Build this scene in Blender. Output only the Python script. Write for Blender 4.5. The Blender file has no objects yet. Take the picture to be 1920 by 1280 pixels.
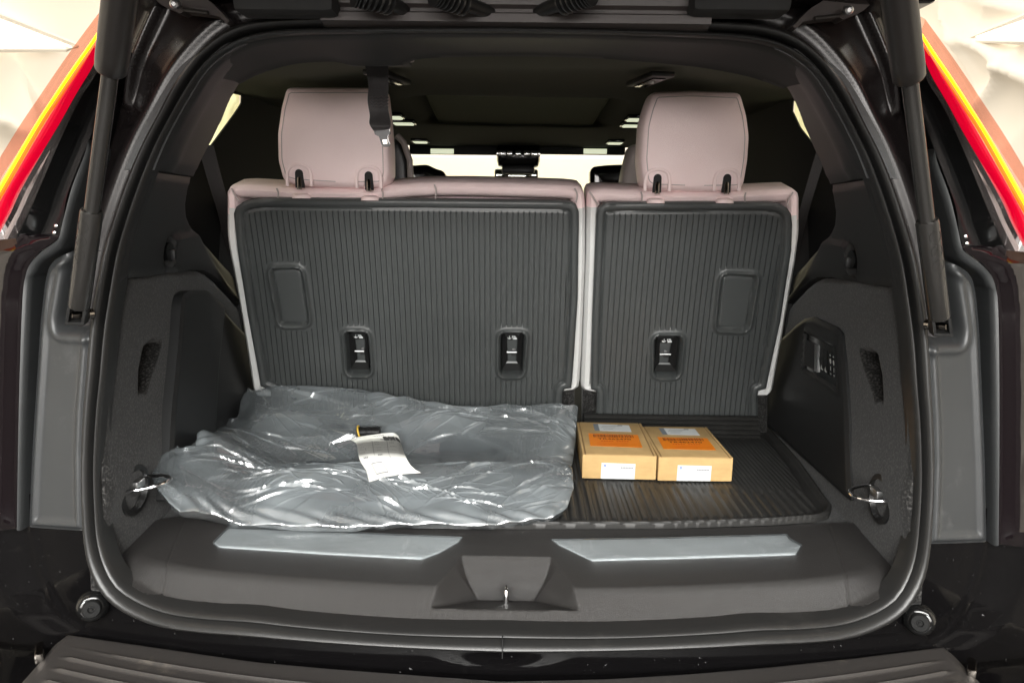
import bpy, bmesh, math, random
import numpy as np
from mathutils import Matrix, Vector
random.seed(3); rng = np.random.RandomState(7)
SC = bpy.context.scene
COL = SC.collection
# ------------------------------------------------------------------ camera
FPX = 1387.0
CAM = np.array([.02, -1.10, 1.50]); PITCH, YAW, ROLL = 10.6, .54, .65
def _rx(a): c, s = math.cos(a), math.sin(a); return np.array([[1, 0, 0], [0, c, -s], [0, s, c]])
def _rz(a): c, s = math.cos(a), math.sin(a); return np.array([[c, -s, 0], [s, c, 0], [0, 0, 1]])
ROT = _rz(math.radians(YAW)) @ _rx(math.radians(90 - PITCH)) @ _rz(math.radians(ROLL))
cd = bpy.data.cameras.new('camera'); cam = bpy.data.objects.new('camera', cd); COL.objects.link(cam)
cd.sensor_width = 36; cd.lens = FPX / 1920 * 36; cd.clip_end = 60; cd.clip_start = .02
m4 = Matrix([[*ROT[i], CAM[i]] for i in range(3)] + [[0, 0, 0, 1]])
cam.matrix_world = m4
SC.camera = cam
# ------------------------------------------------------------------ world, view, sampling
w = bpy.data.worlds.new('World'); SC.world = w; w.use_nodes = True
w.node_tree.nodes['Background'].inputs[0].default_value = (1, .93, .82, 1)
w.node_tree.nodes['Background'].inputs[1].default_value = 0.02
SC.view_settings.view_transform = 'Standard'; SC.view_settings.look = 'None'
SC.view_settings.exposure = 0.35; SC.view_settings.gamma = 1
SC.render.engine = 'CYCLES'
SC.cycles.max_bounces = 8; SC.cycles.transparent_max_bounces = 24
SC.cycles.sample_clamp_indirect = 6; SC.cycles.caustics_reflective = False; SC.cycles.caustics_refractive = False
SC.cycles.use_denoising = True

# ------------------------------------------------------------------ materials
def _n(nt, t, **k):
    n = nt.nodes.new(t)
    for a, b in k.items(): setattr(n, a, b)
    return n
def mat(name, col, rough=.5, metal=0., spec=.5, bump=0., bscale=400., btype='noise', speck=None, speckscale=500., speckw=(.45, .62),
        coat=0., emit=None, estr=0., wear=0., wearcol=(.5, .45, .4), wearscale=8., var=0., varscale=3., roughvar=0., alpha=1., sheen=0., stretch=None):
    M = bpy.data.materials.new(name); M.use_nodes = True
    nt = M.node_tree; L = nt.links; P = nt.nodes['Principled BSDF']
    P.inputs['Roughness'].default_value = rough; P.inputs['Metallic'].default_value = metal
    P.inputs['Specular IOR Level'].default_value = spec
    P.inputs['Coat Weight'].default_value = coat; P.inputs['Coat Roughness'].default_value = .03
    P.inputs['Sheen Weight'].default_value = sheen
    tc = _n(nt, 'ShaderNodeTexCoord').outputs['Object']
    if stretch:
        mp = _n(nt, 'ShaderNodeMapping'); mp.inputs['Scale'].default_value = stretch; L.new(tc, mp.inputs[0]); tc = mp.outputs[0]
    c = _n(nt, 'ShaderNodeRGB'); c.outputs[0].default_value = (*col, 1); out = c.outputs[0]
    def noise(scale, det=3., ro=.6):
        n = _n(nt, 'ShaderNodeTexNoise'); n.inputs['Scale'].default_value = scale; n.inputs['Detail'].default_value = det; n.inputs['Roughness'].default_value = ro
        L.new(tc, n.inputs['Vector']); return n.outputs[0]
    def mix(fac, a, b):
        x = _n(nt, 'ShaderNodeMix', data_type='RGBA'); L.new(fac, x.inputs[0]); L.new(a, x.inputs[6])
        if isinstance(b, tuple): x.inputs[7].default_value = (*b, 1)
        else: L.new(b, x.inputs[7])
        return x.outputs[2]
    def mr(v, a, b, c0=0., d=1.):
        x = _n(nt, 'ShaderNodeMapRange'); L.new(v, x.inputs[0]); x.inputs[1].default_value = a; x.inputs[2].default_value = b
        x.inputs[3].default_value = c0; x.inputs[4].default_value = d; return x.outputs[0]
    if var: out = mix(mr(noise(varscale, 4), .35, .65, 0, var), out, tuple(min(1, v * 1.9 + .01) for v in col))
    if speck: out = mix(mr(noise(speckscale, 2, .5), *speckw), out, speck)
    if wear: out = mix(mr(noise(wearscale, 8, .75), .58, .75, 0, wear), out, wearcol)
    L.new(out, P.inputs['Base Color'])
    if roughvar: L.new(mr(noise(6, 5, .7), .3, .7, rough - roughvar, rough + roughvar), P.inputs['Roughness'])
    if bump:
        b = _n(nt, 'ShaderNodeBump'); b.inputs['Strength'].default_value = bump; b.inputs['Distance'].default_value = .001
        if btype == 'leather':
            v = _n(nt, 'ShaderNodeTexVoronoi', feature='DISTANCE_TO_EDGE'); v.inputs['Scale'].default_value = bscale; L.new(tc, v.inputs['Vector'])
            L.new(mr(v.outputs[0], 0, .25), b.inputs['Height'])
        else: L.new(noise(bscale, 3), b.inputs['Height'])
        L.new(b.outputs[0], P.inputs['Normal'])
    if emit: P.inputs['Emission Color'].default_value = (*emit, 1); P.inputs['Emission Strength'].default_value = estr
    P.inputs['Alpha'].default_value = alpha
    return M
def tint_glass(name, tint, gloss=.06):
    M = bpy.data.materials.new(name); M.use_nodes = True; nt = M.node_tree; nt.nodes.clear(); L = nt.links
    o = _n(nt, 'ShaderNodeOutputMaterial'); t = _n(nt, 'ShaderNodeBsdfTransparent'); g = _n(nt, 'ShaderNodeBsdfGlossy'); x = _n(nt, 'ShaderNodeMixShader')
    t.inputs[0].default_value = (*tint, 1); g.inputs['Roughness'].default_value = .02
    x.inputs[0].default_value = gloss; L.new(t.outputs[0], x.inputs[1]); L.new(g.outputs[0], x.inputs[2]); L.new(x.outputs[0], o.inputs[0]); return M
def film(name, veil=.25, col=(.75, .82, .86), rough=.1, f0=.06, sheen=.0, strength=1.):
    """thin clear plastic: see-through, a milky veil, mirror glints that grow at grazing angles"""
    M = bpy.data.materials.new(name); M.use_nodes = True; nt = M.node_tree; nt.nodes.clear(); L = nt.links
    o = _n(nt, 'ShaderNodeOutputMaterial'); t = _n(nt, 'ShaderNodeBsdfTransparent'); t.inputs[0].default_value = (.95, .97, .985, 1)
    d = _n(nt, 'ShaderNodeBsdfDiffuse'); d.inputs[0].default_value = (*col, 1)
    tr = _n(nt, 'ShaderNodeBsdfTranslucent'); tr.inputs[0].default_value = (*col, 1)
    a = _n(nt, 'ShaderNodeMixShader'); a.inputs[0].default_value = .22; L.new(d.outputs[0], a.inputs[1]); L.new(tr.outputs[0], a.inputs[2])
    x = _n(nt, 'ShaderNodeMixShader'); L.new(t.outputs[0], x.inputs[1]); L.new(a.outputs[0], x.inputs[2])
    tc = _n(nt, 'ShaderNodeTexCoord'); nz = _n(nt, 'ShaderNodeTexNoise'); nz.inputs['Scale'].default_value = 5; nz.inputs['Detail'].default_value = 4
    L.new(tc.outputs['Object'], nz.inputs['Vector'])
    mr = _n(nt, 'ShaderNodeMapRange'); mr.inputs[1].default_value = .3; mr.inputs[2].default_value = .7; mr.inputs[3].default_value = veil * .4; mr.inputs[4].default_value = veil * 1.6
    L.new(nz.outputs[0], mr.inputs[0]); L.new(mr.outputs[0], x.inputs[0])
    g = _n(nt, 'ShaderNodeBsdfGlossy'); g.inputs['Roughness'].default_value = rough
    lw = _n(nt, 'ShaderNodeLayerWeight'); lw.inputs[0].default_value = .35
    m2 = _n(nt, 'ShaderNodeMapRange'); m2.inputs[3].default_value = f0; m2.inputs[4].default_value = .55; L.new(lw.outputs['Fresnel'], m2.inputs[0])
    y = _n(nt, 'ShaderNodeMixShader'); L.new(m2.outputs[0], y.inputs[0]); L.new(x.outputs[0], y.inputs[1]); L.new(g.outputs[0], y.inputs[2])
    # fine crinkle relief
    b = _n(nt, 'ShaderNodeBump'); b.inputs['Strength'].default_value = .35 * strength; b.inputs['Distance'].default_value = .006
    v = _n(nt, 'ShaderNodeTexVoronoi', feature='DISTANCE_TO_EDGE'); v.inputs['Scale'].default_value = 26
    n2 = _n(nt, 'ShaderNodeTexNoise'); n2.inputs['Scale'].default_value = 9; n2.inputs['Detail'].default_value = 3; L.new(tc.outputs['Object'], n2.inputs['Vector'])
    ad = _n(nt, 'ShaderNodeVectorMath', operation='ADD'); sc = _n(nt, 'ShaderNodeVectorMath', operation='SCALE'); sc.inputs['Scale'].default_value = .12
    L.new(n2.outputs[1], sc.inputs[0]); L.new(tc.outputs['Object'], ad.inputs[0]); L.new(sc.outputs[0], ad.inputs[1]); L.new(ad.outputs[0], v.inputs['Vector'])
    L.new(v.outputs[0], b.inputs['Height'])
    g2 = _n(nt, 'ShaderNodeBsdfGlossy'); g2.inputs['Roughness'].default_value = .38; z = _n(nt, 'ShaderNodeMixShader'); z.inputs[0].default_value = sheen
    L.new(y.outputs[0], z.inputs[1]); L.new(g2.outputs[0], z.inputs[2]); y = z
    b.inputs['Strength'].default_value = .12 * strength; L.new(b.outputs[0], g.inputs['Normal'])
    L.new(y.outputs[0], o.inputs[0]); return M

MT = dict(
    paint=mat('black_paint', (.003, .0028, .003), .06, spec=.32, coat=.0, roughvar=.02, speck=(.10, .10, .10), speckscale=150, speckw=(.735, .80), wear=.07, wearcol=(.07, .066, .062), wearscale=26),
    maroon=mat('black_cherry_paint', (.006, .0042, .005), .06, spec=.4, coat=.1),
    jambpaint=mat('inner_black_paint', (.011, .009, .009), .24, spec=.4, roughvar=.06),
    jamb=mat('grey_moulded_plastic', (.028, .0295, .0305), .40, bump=.08, bscale=900, var=.12, varscale=5, wear=.2, wearcol=(.16, .16, .16), wearscale=14),
    seal=mat('black_rubber_seal', (.014, .0138, .0135), .38, bump=.1, bscale=700, wear=.25, wearcol=(.075, .07, .066), wearscale=10),
    pillar=mat('charcoal_trim_plastic', (.0125, .0125, .0128), .45, bump=.25, bscale=900),
    header=mat('dark_header_plastic', (.010, .0098, .009), .58, bump=.2, bscale=900),
    access=mat('smooth_charcoal_panel', (.0155, .0158, .0162), .43, bump=.1, bscale=1200),
    carpet=mat('charcoal_felt_carpet', (.0078, .0076, .0074), 1., spec=.1, bump=.5, bscale=330, speck=(.060, .058, .056), speckscale=240, speckw=(.47, .72), sheen=.15, var=.25, varscale=40),
    sill=mat('brown_black_sill_plastic', (.0265, .025, .0243), .36, bump=.45, bscale=1100, btype='leather', roughvar=.03),
    mat_rubber=mat('black_rubber_mat', (.022, .0215, .0205), .48, bump=.15, bscale=500, wear=.5, wearcol=(.06, .058, .055), wearscale=12),
    panel=mat('grey_ribbed_panel', (.048, .052, .052), .38, bump=.15, bscale=1000, wear=.3, wearcol=(.095, .10, .10), wearscale=5, roughvar=.07),
    panelflat=mat('grey_cover_plate', (.034, .036, .036), .42, bump=.1, bscale=1200),
    black=mat('black_plastic', (.012, .012, .012), .4),
    gloss=mat('gloss_black_plastic', (.006, .006, .006), .12),
    leather=mat('blush_leather', (.86, .69, .685), .43, bump=.4, bscale=330, btype='leather', var=.07, varscale=7, roughvar=.06),
    leathershade=mat('shaded_leather', (.42, .36, .35), .5, bump=.2, bscale=520, btype='leather'),  # darker copy of the blush leather, shade put into its colour
    felt=mat('white_felt', (.60, .60, .59), .9, bump=.5, bscale=300),
    chrome=mat('chrome', (.85, .85, .86), .12, metal=1.),
    steel=mat('satin_steel', (.55, .55, .55), .3, metal=1.),
    darkchrome=mat('dark_chrome', (.22, .2, .18), .12, metal=1.),
    tube=mat('anodised_tube', (.036, .034, .032), .24, metal=.35, roughvar=.04),
    sleeve=mat('satin_strut_sleeve', (.022, .0195, .018), .34, metal=.1),
    rubberstop=mat('rubber_buffer', (.009, .009, .009), .8, spec=.2),
    alu=mat('brushed_aluminium', (.62, .65, .65), .26, metal=.45, bump=.5, bscale=60, stretch=(.3, 30, 30)),
    pad=mat('step_pad_plastic', (.032, .029, .0275), .44, bump=.3, bscale=700, wear=.6, wearcol=(.16, .14, .115), wearscale=9),
    card=mat('brown_cardboard', (.46, .305, .135), .75, spec=.2, bump=.25, bscale=160, var=.16, varscale=22, stretch=(1, 1, 2.5)),
    cardshade=mat('cardboard_shadow', (.30, .18, .075), .9),  # darker card colour that paints the shade in the lid slits
    paper=mat('white_paper', (.62, .62, .585), .7, bump=.1, bscale=60),
    labelwhite=mat('white_label', (.60, .62, .615), .45),
    orange=mat('orange_label', (.86, .23, .004), .5),
    labelgrey=mat('grey_label_end', (.16, .18, .20), .5),
    ink=mat('black_ink', (.03, .03, .03), .7), inkorange=mat('brown_ink', (.17, .03, .005), .6),
    inkgrey=mat('grey_ink', (.20, .20, .21), .7), inklight=mat('pale_ink', (.34, .34, .35), .7), blue=mat('blue_ink', (.05, .13, .52), .5),
    whiteink=mat('white_marking', (.75, .78, .78), .5),
    webbing=mat('black_webbing', (.013, .011, .011), .65, bump=.9, bscale=120, stretch=(7, 1, 1), sheen=.15),
    webstitch=mat('black_stitching', (.035, .03, .03), .7, bump=.8, bscale=500),
    headliner=mat('dark_headliner', (.07, .072, .05), .95, bump=.3, bscale=700),
    shade=mat('sunroof_shade_cloth', (.20, .21, .145), .9),
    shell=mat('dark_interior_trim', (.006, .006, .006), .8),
    screen=mat('screen_glass', (.004, .004, .004), .1),
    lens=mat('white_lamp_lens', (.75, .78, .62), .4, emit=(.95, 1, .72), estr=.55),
    mirrorglass=mat('mirror_glass', (.55, .58, .52), .04, metal=1.),
    winglass=tint_glass('windscreen_glass', (.97, 1., .84)), sideglass=tint_glass('green_side_glass', (.93, 1., .72), .04),
    redlens=mat('red_lens_lit', (.30, .0, .008), .12, spec=.6, coat=.5, emit=(1, .0, .035), estr=.5),
    strip=mat('tail_strip_lit', (1, .5, .02), .3, emit=(1, .62, .0), estr=2.2),
    amberedge=mat('strip_edge_lit', (.9, .1, .01), .3, emit=(1, .16, .0), estr=.75),
    wall=mat('cream_booth_wall', (.80, .735, .63), .85, bump=1., bscale=2.2, var=.05, varscale=1.5),
    seam=mat('wall_seam', (.42, .34, .24), .9),
    floor=mat('booth_floor', (.055, .052, .05), .55, var=.2, varscale=2.),
    rearlight=mat('rear_light_panel', (1, 1, 1), .5, emit=(.96, 1, .97), estr=62.),
    warmfill=mat('added_warm_fill', (1, 1, 1), .5, emit=(1, .945, .905), estr=10.5),
    ceilfill=mat('added_ceiling_fill', (1, 1, 1), .5, emit=(1, .98, .95), estr=20.),
    garage=mat('dark_garage_wall', (.05, .045, .04), .8),
    lightpanel=mat('light_panel', (1, 1, 1), .5, emit=(1, .96, .90), estr=2.3),
    frontfill=mat('added_front_fill', (1, 1, 1), .5, emit=(1, .97, .92), estr=6.),
    carmat=mat('grey_carpet_mat', (.045, .052, .06), .9, bump=.6, bscale=350),
    yellow=mat('yellow_rubber_band', (.62, .40, .06), .5),
    hose=mat('corrugated_rubber', (.012, .012, .012), .35),
    gatetrim=mat('gate_trim', (.05, .042, .04), .5, bump=.15, bscale=700),
    strutgrey=mat('hinge_paint', (.035, .031, .029), .35),
    bag=film('clear_polythene', veil=.185, col=(.85, .95, 1.), rough=.05, f0=.17, sheen=.13),
    bagunder=film('polythene_underside', veil=.07, col=(.86, .93, .97), rough=.15, f0=.05),
    scufffilm=film('protective_film', veil=.10, rough=.10, f0=.06, strength=.12),
)
def clear_red(name):
    M = bpy.data.materials.new(name); M.use_nodes = True; nt = M.node_tree; nt.nodes.clear(); L = nt.links
    o = _n(nt, 'ShaderNodeOutputMaterial'); t = _n(nt, 'ShaderNodeBsdfTransparent'); t.inputs[0].default_value = (1., .70, .60, 1)
    g = _n(nt, 'ShaderNodeBsdfGlossy'); g.inputs['Roughness'].default_value = .04; d = _n(nt, 'ShaderNodeBsdfDiffuse'); d.inputs[0].default_value = (.7, .12, .08, 1)
    a = _n(nt, 'ShaderNodeMixShader'); a.inputs[0].default_value = .10; L.new(t.outputs[0], a.inputs[1]); L.new(d.outputs[0], a.inputs[2])
    x = _n(nt, 'ShaderNodeMixShader'); x.inputs[0].default_value = .07; L.new(a.outputs[0], x.inputs[1]); L.new(g.outputs[0], x.inputs[2]); L.new(x.outputs[0], o.inputs[0]); return M
MT['clearred'] = clear_red('pale_red_lens')
MT['clearlens'] = mat('clear_lamp_lens', (.80, .72, .70), .10, metal=.9, coat=.5)

# ------------------------------------------------------------------ object helpers
def link(name, me, parent=None, m=None):
    o = bpy.data.objects.new(name, me); COL.objects.link(o)
    if parent is not None: o.parent = parent
    if m is not None and me is not None: me.materials.append(MT[m] if isinstance(m, str) else m)
    return o
def thing(name, label, cat, group=None, loc=(0, 0, 0)):
    o = bpy.data.objects.new(name, None); COL.objects.link(o); o.location = loc; o.empty_display_size = .05
    o['label'] = label; o['category'] = cat
    if group: o['group'] = group
    return o
def tag(o, label, cat, group=None):
    o['label'] = label; o['category'] = cat
    if group: o['group'] = group
    return o
def base(o): return np.array(o.matrix_world.translation if o.parent is None else o.location) if o else np.zeros(3)
def mesh(name, V, Fc, m, parent=None, smooth=35, origin=None):
    """verts are world positions; parents sit at their own location without rotation"""
    V = np.asarray(V, float)
    off = np.zeros(3)
    p = parent
    while p is not None: off += np.array(p.location); p = p.parent
    me = bpy.data.meshes.new(name); me.from_pydata((V - off).tolist(), [], [tuple(map(int, f)) for f in Fc]); me.validate(); me.update()
    if smooth:
        me.shade_smooth()
        if smooth < 180: me.set_sharp_from_angle(angle=math.radians(smooth))
    return link(name, me, parent, m)
class MB:
    """gathers shapes into one mesh"""
    def __init__(s): s.V = []; s.F = []
    def add(s, V, Fc):
        n = len(s.V); s.V += [tuple(v) for v in np.asarray(V, float)]; s.F += [tuple(int(i) + n for i in f) for f in Fc]; return s
    def box(s, c, d, ax=None, bev=.0):
        """box with centre c, size d, axes ax (3x3 rows)"""
        bm = bmesh.new(); bmesh.ops.create_cube(bm, size=1)
        for v in bm.verts: v.co = Vector((v.co.x * d[0], v.co.y * d[1], v.co.z * d[2]))
        if bev: bmesh.ops.bevel(bm, geom=bm.edges[:], offset=bev, segments=2, affect='EDGES', profile=.6)
        bm.verts.index_update(); V = np.array([v.co[:] for v in bm.verts]); Fc = [[v.index for v in f.verts] for f in bm.faces]; bm.free()
        A = np.eye(3) if ax is None else np.asarray(ax, float)
        return s.add(V @ A + np.asarray(c, float), Fc)
    def tube(s, pts, r, n=12, closed=False, cap=True, flat=None):
        pts = np.asarray(pts, float); N = len(pts); r = np.broadcast_to(np.asarray(r, float), (N,))
        T = np.gradient(pts, axis=0) if not closed else np.roll(pts, -1, 0) - np.roll(pts, 1, 0)
        T /= np.linalg.norm(T, axis=1)[:, None] + 1e-12
        up = np.array([0, 0, 1.]) if abs(T[0, 2]) < .9 else np.array([0, 1., 0])
        a = np.cross(T[0], up); a /= np.linalg.norm(a); V = []
        for i in range(N):
            a = a - T[i] * np.dot(a, T[i]); a /= np.linalg.norm(a); b = np.cross(T[i], a)
            for k in range(n):
                t = 2 * math.pi * k / n; V.append(pts[i] + r[i] * (math.cos(t) * a + math.sin(t) * b))
        Fc = []
        for i in range(N if closed else N - 1):
            j = (i + 1) % N
            for k in range(n): Fc.append((i * n + k, i * n + (k + 1) % n, j * n + (k + 1) % n, j * n + k))
        if cap and not closed: Fc += [tuple(range(n))[::-1], tuple((N - 1) * n + k for k in range(n))]
        return s.add(V, Fc)
    def lathe(s, c, ax, prof, n=24):
        ax = np.asarray(ax, float); ax /= np.linalg.norm(ax); u = np.cross(ax, [0, 0, 1.] if abs(ax[2]) < .9 else [1., 0, 0]); u /= np.linalg.norm(u); v = np.cross(ax, u)
        V = []; Fc = []
        for (r, h) in prof:
            for k in range(n):
                t = 2 * math.pi * k / n; V.append(np.asarray(c) + ax * h + r * (math.cos(t) * u + math.sin(t) * v))
        for i in range(len(prof) - 1):
            for k in range(n): Fc.append((i * n + k, i * n + (k + 1) % n, (i + 1) * n + (k + 1) % n, (i + 1) * n + k))
        Fc += [tuple(range(n))[::-1], tuple((len(prof) - 1) * n + k for k in range(n))]
        return s.add(V, Fc)
    def build(s, name, m, parent=None, smooth=35): return mesh(name, s.V, s.F, m, parent, smooth)
def grid_faces(nu, nv, closed=False):
    Fc = []
    for i in range(nu if closed else nu - 1):
        for j in range(nv - 1): a = i * nv + j; b = ((i + 1) % nu) * nv + j; Fc.append((a, b, b + 1, a + 1))
    return Fc
def loft(name, curves, m, parent=None, smooth=35, closed=False):
    c = np.asarray(curves, float); return mesh(name, c.reshape(-1, 3), grid_faces(c.shape[0], c.shape[1], closed), m, parent, smooth)

# ------------------------------------------------------------------ sight lines, outlines, distance fields
def ray(px, py): return ROT @ np.array([(px - 960) / FPX, -(py - 640) / FPX, -1.])
def hit(px, py, f, t0=.2, t1=6.5, n=500):
    d = ray(px, py); t = np.linspace(t0, t1, n); P = CAM + t[:, None] * d; v = f(P[:, 0], P[:, 1], P[:, 2])
    k = np.where(v[:-1] * v[1:] <= 0)[0]
    if len(k) == 0: raise ValueError(f'no surface met at {px},{py}')
    a, b, fa = t[k[0]], t[k[0] + 1], v[k[0]]
    for _ in range(30):
        c = (a + b) / 2; p = CAM + c * d; fm = float(f(*[np.array([q]) for q in p])[0])
        if fa * fm <= 0: b = c
        else: a, fa = c, fm
    return CAM + a * d
def hits(pts, f): return np.array([hit(x, y, f) for x, y in pts])
def sm(a, b, x): t = np.clip((x - a) / (b - a), 0, 1); return t * t * (3 - 2 * t)
def catmull(P, n=8, closed=False):
    P = np.asarray(P, float); N = len(P); out = []
    for i in range(N if closed else N - 1):
        g = (lambda k: P[k % N]) if closed else (lambda k: P[min(max(k, 0), N - 1)])
        p0, p1, p2, p3 = g(i - 1), g(i), g(i + 1), g(i + 2)
        for k in range(n):
            t = k / n; out.append(.5 * (2 * p1 + (p2 - p0) * t + (2 * p0 - 5 * p1 + 4 * p2 - p3) * t * t + (3 * p1 - p0 - 3 * p2 + p3) * t ** 3))
    if not closed: out.append(P[-1])
    return np.array(out)
def resample(P, n, closed=False):
    P = np.asarray(P, float); Q = np.vstack([P, P[:1]]) if closed else P
    s = np.r_[0, np.cumsum(np.linalg.norm(np.diff(Q, axis=0), axis=1))]; t = np.linspace(0, s[-1], n + 1 if closed else n)
    R = np.stack([np.interp(t, s, Q[:, k]) for k in range(P.shape[1])], 1); return R[:-1] if closed else R
def roundpoly(P, r, n=6):
    P = np.asarray(P, float); N = len(P); out = []; r = np.broadcast_to(r, (N,))
    for i in range(N):
        a, b, c = P[i - 1], P[i], P[(i + 1) % N]; u = a - b; v = c - b; lu, lv = np.linalg.norm(u), np.linalg.norm(v)
        d = min(r[i], .45 * lu, .45 * lv); p, q = b + u / lu * d, b + v / lv * d
        for k in range(n + 1): t = k / n; out.append((1 - t) ** 2 * p + 2 * t * (1 - t) * b + t * t * q)
    return np.array(out)
def polysdf(P):
    P = np.asarray(P, float)
    def f(u, v):
        u = np.asarray(u, float); v = np.asarray(v, float); d = np.full(u.shape, 1e9); s = np.ones(u.shape)
        for i in range(len(P)):
            a, b = P[i], P[i - 1]; e = b - a; wx, wy = u - a[0], v - a[1]; L = e @ e
            if L < 1e-16: continue
            t = np.clip((wx * e[0] + wy * e[1]) / L, 0, 1); d = np.minimum(d, (wx - e[0] * t) ** 2 + (wy - e[1] * t) ** 2)
            c1 = v >= a[1]; c2 = v < b[1]; c3 = e[0] * wy > e[1] * wx
            fl = (c1 & c2 & c3) | (~c1 & ~c2 & ~c3); s = np.where(fl, -s, s)
        return s * np.sqrt(d)
    return f
def linedist(P):
    P = np.asarray(P, float)
    def f(u, v):
        d = np.full(np.shape(u), 1e9)
        for i in range(len(P) - 1):
            a, b = P[i], P[i + 1]; e = b - a; L = e @ e + 1e-16; t = np.clip(((u - a[0]) * e[0] + (v - a[1]) * e[1]) / L, 0, 1)
            d = np.minimum(d, (u - a[0] - e[0] * t) ** 2 + (v - a[1] - e[1] * t) ** 2)
        return np.sqrt(d)
    return f
def sheet(name, U, V, sdf, height, mapf, m, parent=None, thick=.01, smooth=35):
    """one moulded sheet: grid cut to an outline, relief from height(u,v,d), edge turned back by thick"""
    u, v = np.meshgrid(U, V, indexing='ij'); u = u.ravel(); v = v.ravel(); nu, nv = len(U), len(V)
    d = sdf(u, v); ins = (d <= 0).reshape(nu, nv)
    q = ins[:-1, :-1] | ins[1:, :-1] | ins[1:, 1:] | ins[:-1, 1:]
    I, J = np.where(q); a = I * nv + J; quads = np.stack([a, a + nv, a + nv + 1, a + 1], 1)
    used = np.zeros(nu * nv, bool); used[quads.ravel()] = True; mv = used & (d > 0); e = 1e-4
    for _ in range(3):
        uu, vv = u[mv], v[mv]; dd = sdf(uu, vv); gx = (sdf(uu + e, vv) - sdf(uu - e, vv)) / (2 * e); gy = (sdf(uu, vv + e) - sdf(uu, vv - e)) / (2 * e)
        L = np.hypot(gx, gy) + 1e-9; u[mv] = uu - dd * gx / L; v[mv] = vv - dd * gy / L
    idx = np.full(nu * nv, -1); k = np.where(used)[0]; idx[k] = np.arange(len(k)); u, v = u[k], v[k]; d = np.minimum(sdf(u, v), 0)
    h = height(u, v, d) if height else np.zeros(len(u)); P = np.stack(mapf(u, v, h), 1); Q = idx[quads]; Fc = Q.tolist()
    if thick:
        ed = np.concatenate([Q[:, [0, 1]], Q[:, [1, 2]], Q[:, [2, 3]], Q[:, [3, 0]]]); key = np.sort(ed, 1); _, inv, cnt = np.unique(key, axis=0, return_inverse=True, return_counts=True)
        B = ed[cnt[inv.ravel()] == 1]; bv = np.unique(B); n0 = len(P); mp = {int(b): n0 + i for i, b in enumerate(bv)}
        P = np.vstack([P, np.stack(mapf(u[bv], v[bv], h[bv] - thick), 1)]); Fc += [(int(y), int(x), mp[int(x)], mp[int(y)]) for x, y in B]
    return mesh(name, P, Fc, m, parent, smooth)
def offset_ring(P, d):
    P = np.asarray(P, float); T = np.roll(P, -1, 0) - np.roll(P, 1, 0); L = np.linalg.norm(T, axis=1)[:, None] + 1e-12; Nn = np.stack([T[:, 1], -T[:, 0]], 1) / L
    A = .5 * np.sum(P[:, 0] * np.roll(P[:, 1], -1) - np.roll(P[:, 0], -1) * P[:, 1])
    return P + Nn * (d if A > 0 else -d)
def puffy(name, P, layers, mapf, m, parent=None, dome=.0, smooth=60):
    """closed upholstered block: outline P (2D), layers (inset, depth) front to back, domed front"""
    n = len(P); rings = []
    c = P.mean(0); f0 = offset_ring(P, -layers[0][0])
    for s in (.12, .35, .6, .82): rings.append((c + (f0 - c) * s, layers[0][1] - dome * (1 - s * s)))
    for i, d in layers: rings.append((offset_ring(P, -i), d))
    V = [np.array(mapf(np.array([c[0]]), np.array([c[1]]), np.array([-(layers[0][1] - dome)]))).reshape(1, 3)]
    for R, d in rings: V.append(np.stack(mapf(R[:, 0], R[:, 1], np.full(n, -d)), 1))
    Fc = [(0, 1 + (k + 1) % n, 1 + k) for k in range(n)]
    for r in range(len(rings) - 1):
        for k in range(n): a = 1 + r * n; b = a + n; Fc.append((a + k, a + (k + 1) % n, b + (k + 1) % n, b + k))
    Fc.append(tuple(1 + (len(rings) - 1) * n + k for k in range(n)))
    return mesh(name, np.vstack(V), Fc, m, parent, smooth)
def text2d(s, size, align='CENTER', bold=0.):
    c = bpy.data.curves.new('tmp_text', 'FONT'); c.body = s; c.size = size; c.align_x = align; c.align_y = 'CENTER'; c.resolution_u = 3; c.offset = bold
    o = bpy.data.objects.new('tmp_text', c); COL.objects.link(o); dg = bpy.context.evaluated_depsgraph_get(); dg.update()
    me = bpy.data.meshes.new_from_object(o.evaluated_get(dg)); V = np.array([v.co[:2] for v in me.vertices]).reshape(-1, 2); Fc = [list(p.vertices) for p in me.polygons]
    bpy.data.objects.remove(o); bpy.data.curves.remove(c); bpy.data.meshes.remove(me); return V, Fc
class Print:
    """flat print gathered in 2D (u right, v up) and laid on a surface by a map (u,v)->xyz"""
    def __init__(s): s.V = []; s.F = []
    def rect(s, u0, v0, u1, v1, nu=1): 
        n = len(s.V)
        for i in range(nu + 1): u = u0 + (u1 - u0) * i / nu; s.V += [(u, v0), (u, v1)]
        s.F += [(n + 2 * i, n + 2 * i + 2, n + 2 * i + 3, n + 2 * i + 1) for i in range(nu)]; return s
    def poly(s, pts): n = len(s.V); s.V += [tuple(p) for p in pts]; s.F.append(tuple(range(n, n + len(pts)))); return s
    def text(s, t, u, v, size, align='CENTER', sx=1., bold=0.):
        V, Fc = text2d(t, size, align, bold); n = len(s.V); s.V += [(u + x * sx, v + y) for x, y in V]; s.F += [[i + n for i in f] for f in Fc]; return s
    def build(s, name, m, parent, mapf): return mesh(name, [mapf(a, b) for a, b in s.V], s.F, m, parent, 0)
def mir(P, s): P = np.array(P, float); P[..., 0] *= s; return P
def lin(a, b, step): return np.linspace(a, b, max(2, int(round(abs(b - a) / step)) + 1))

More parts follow.
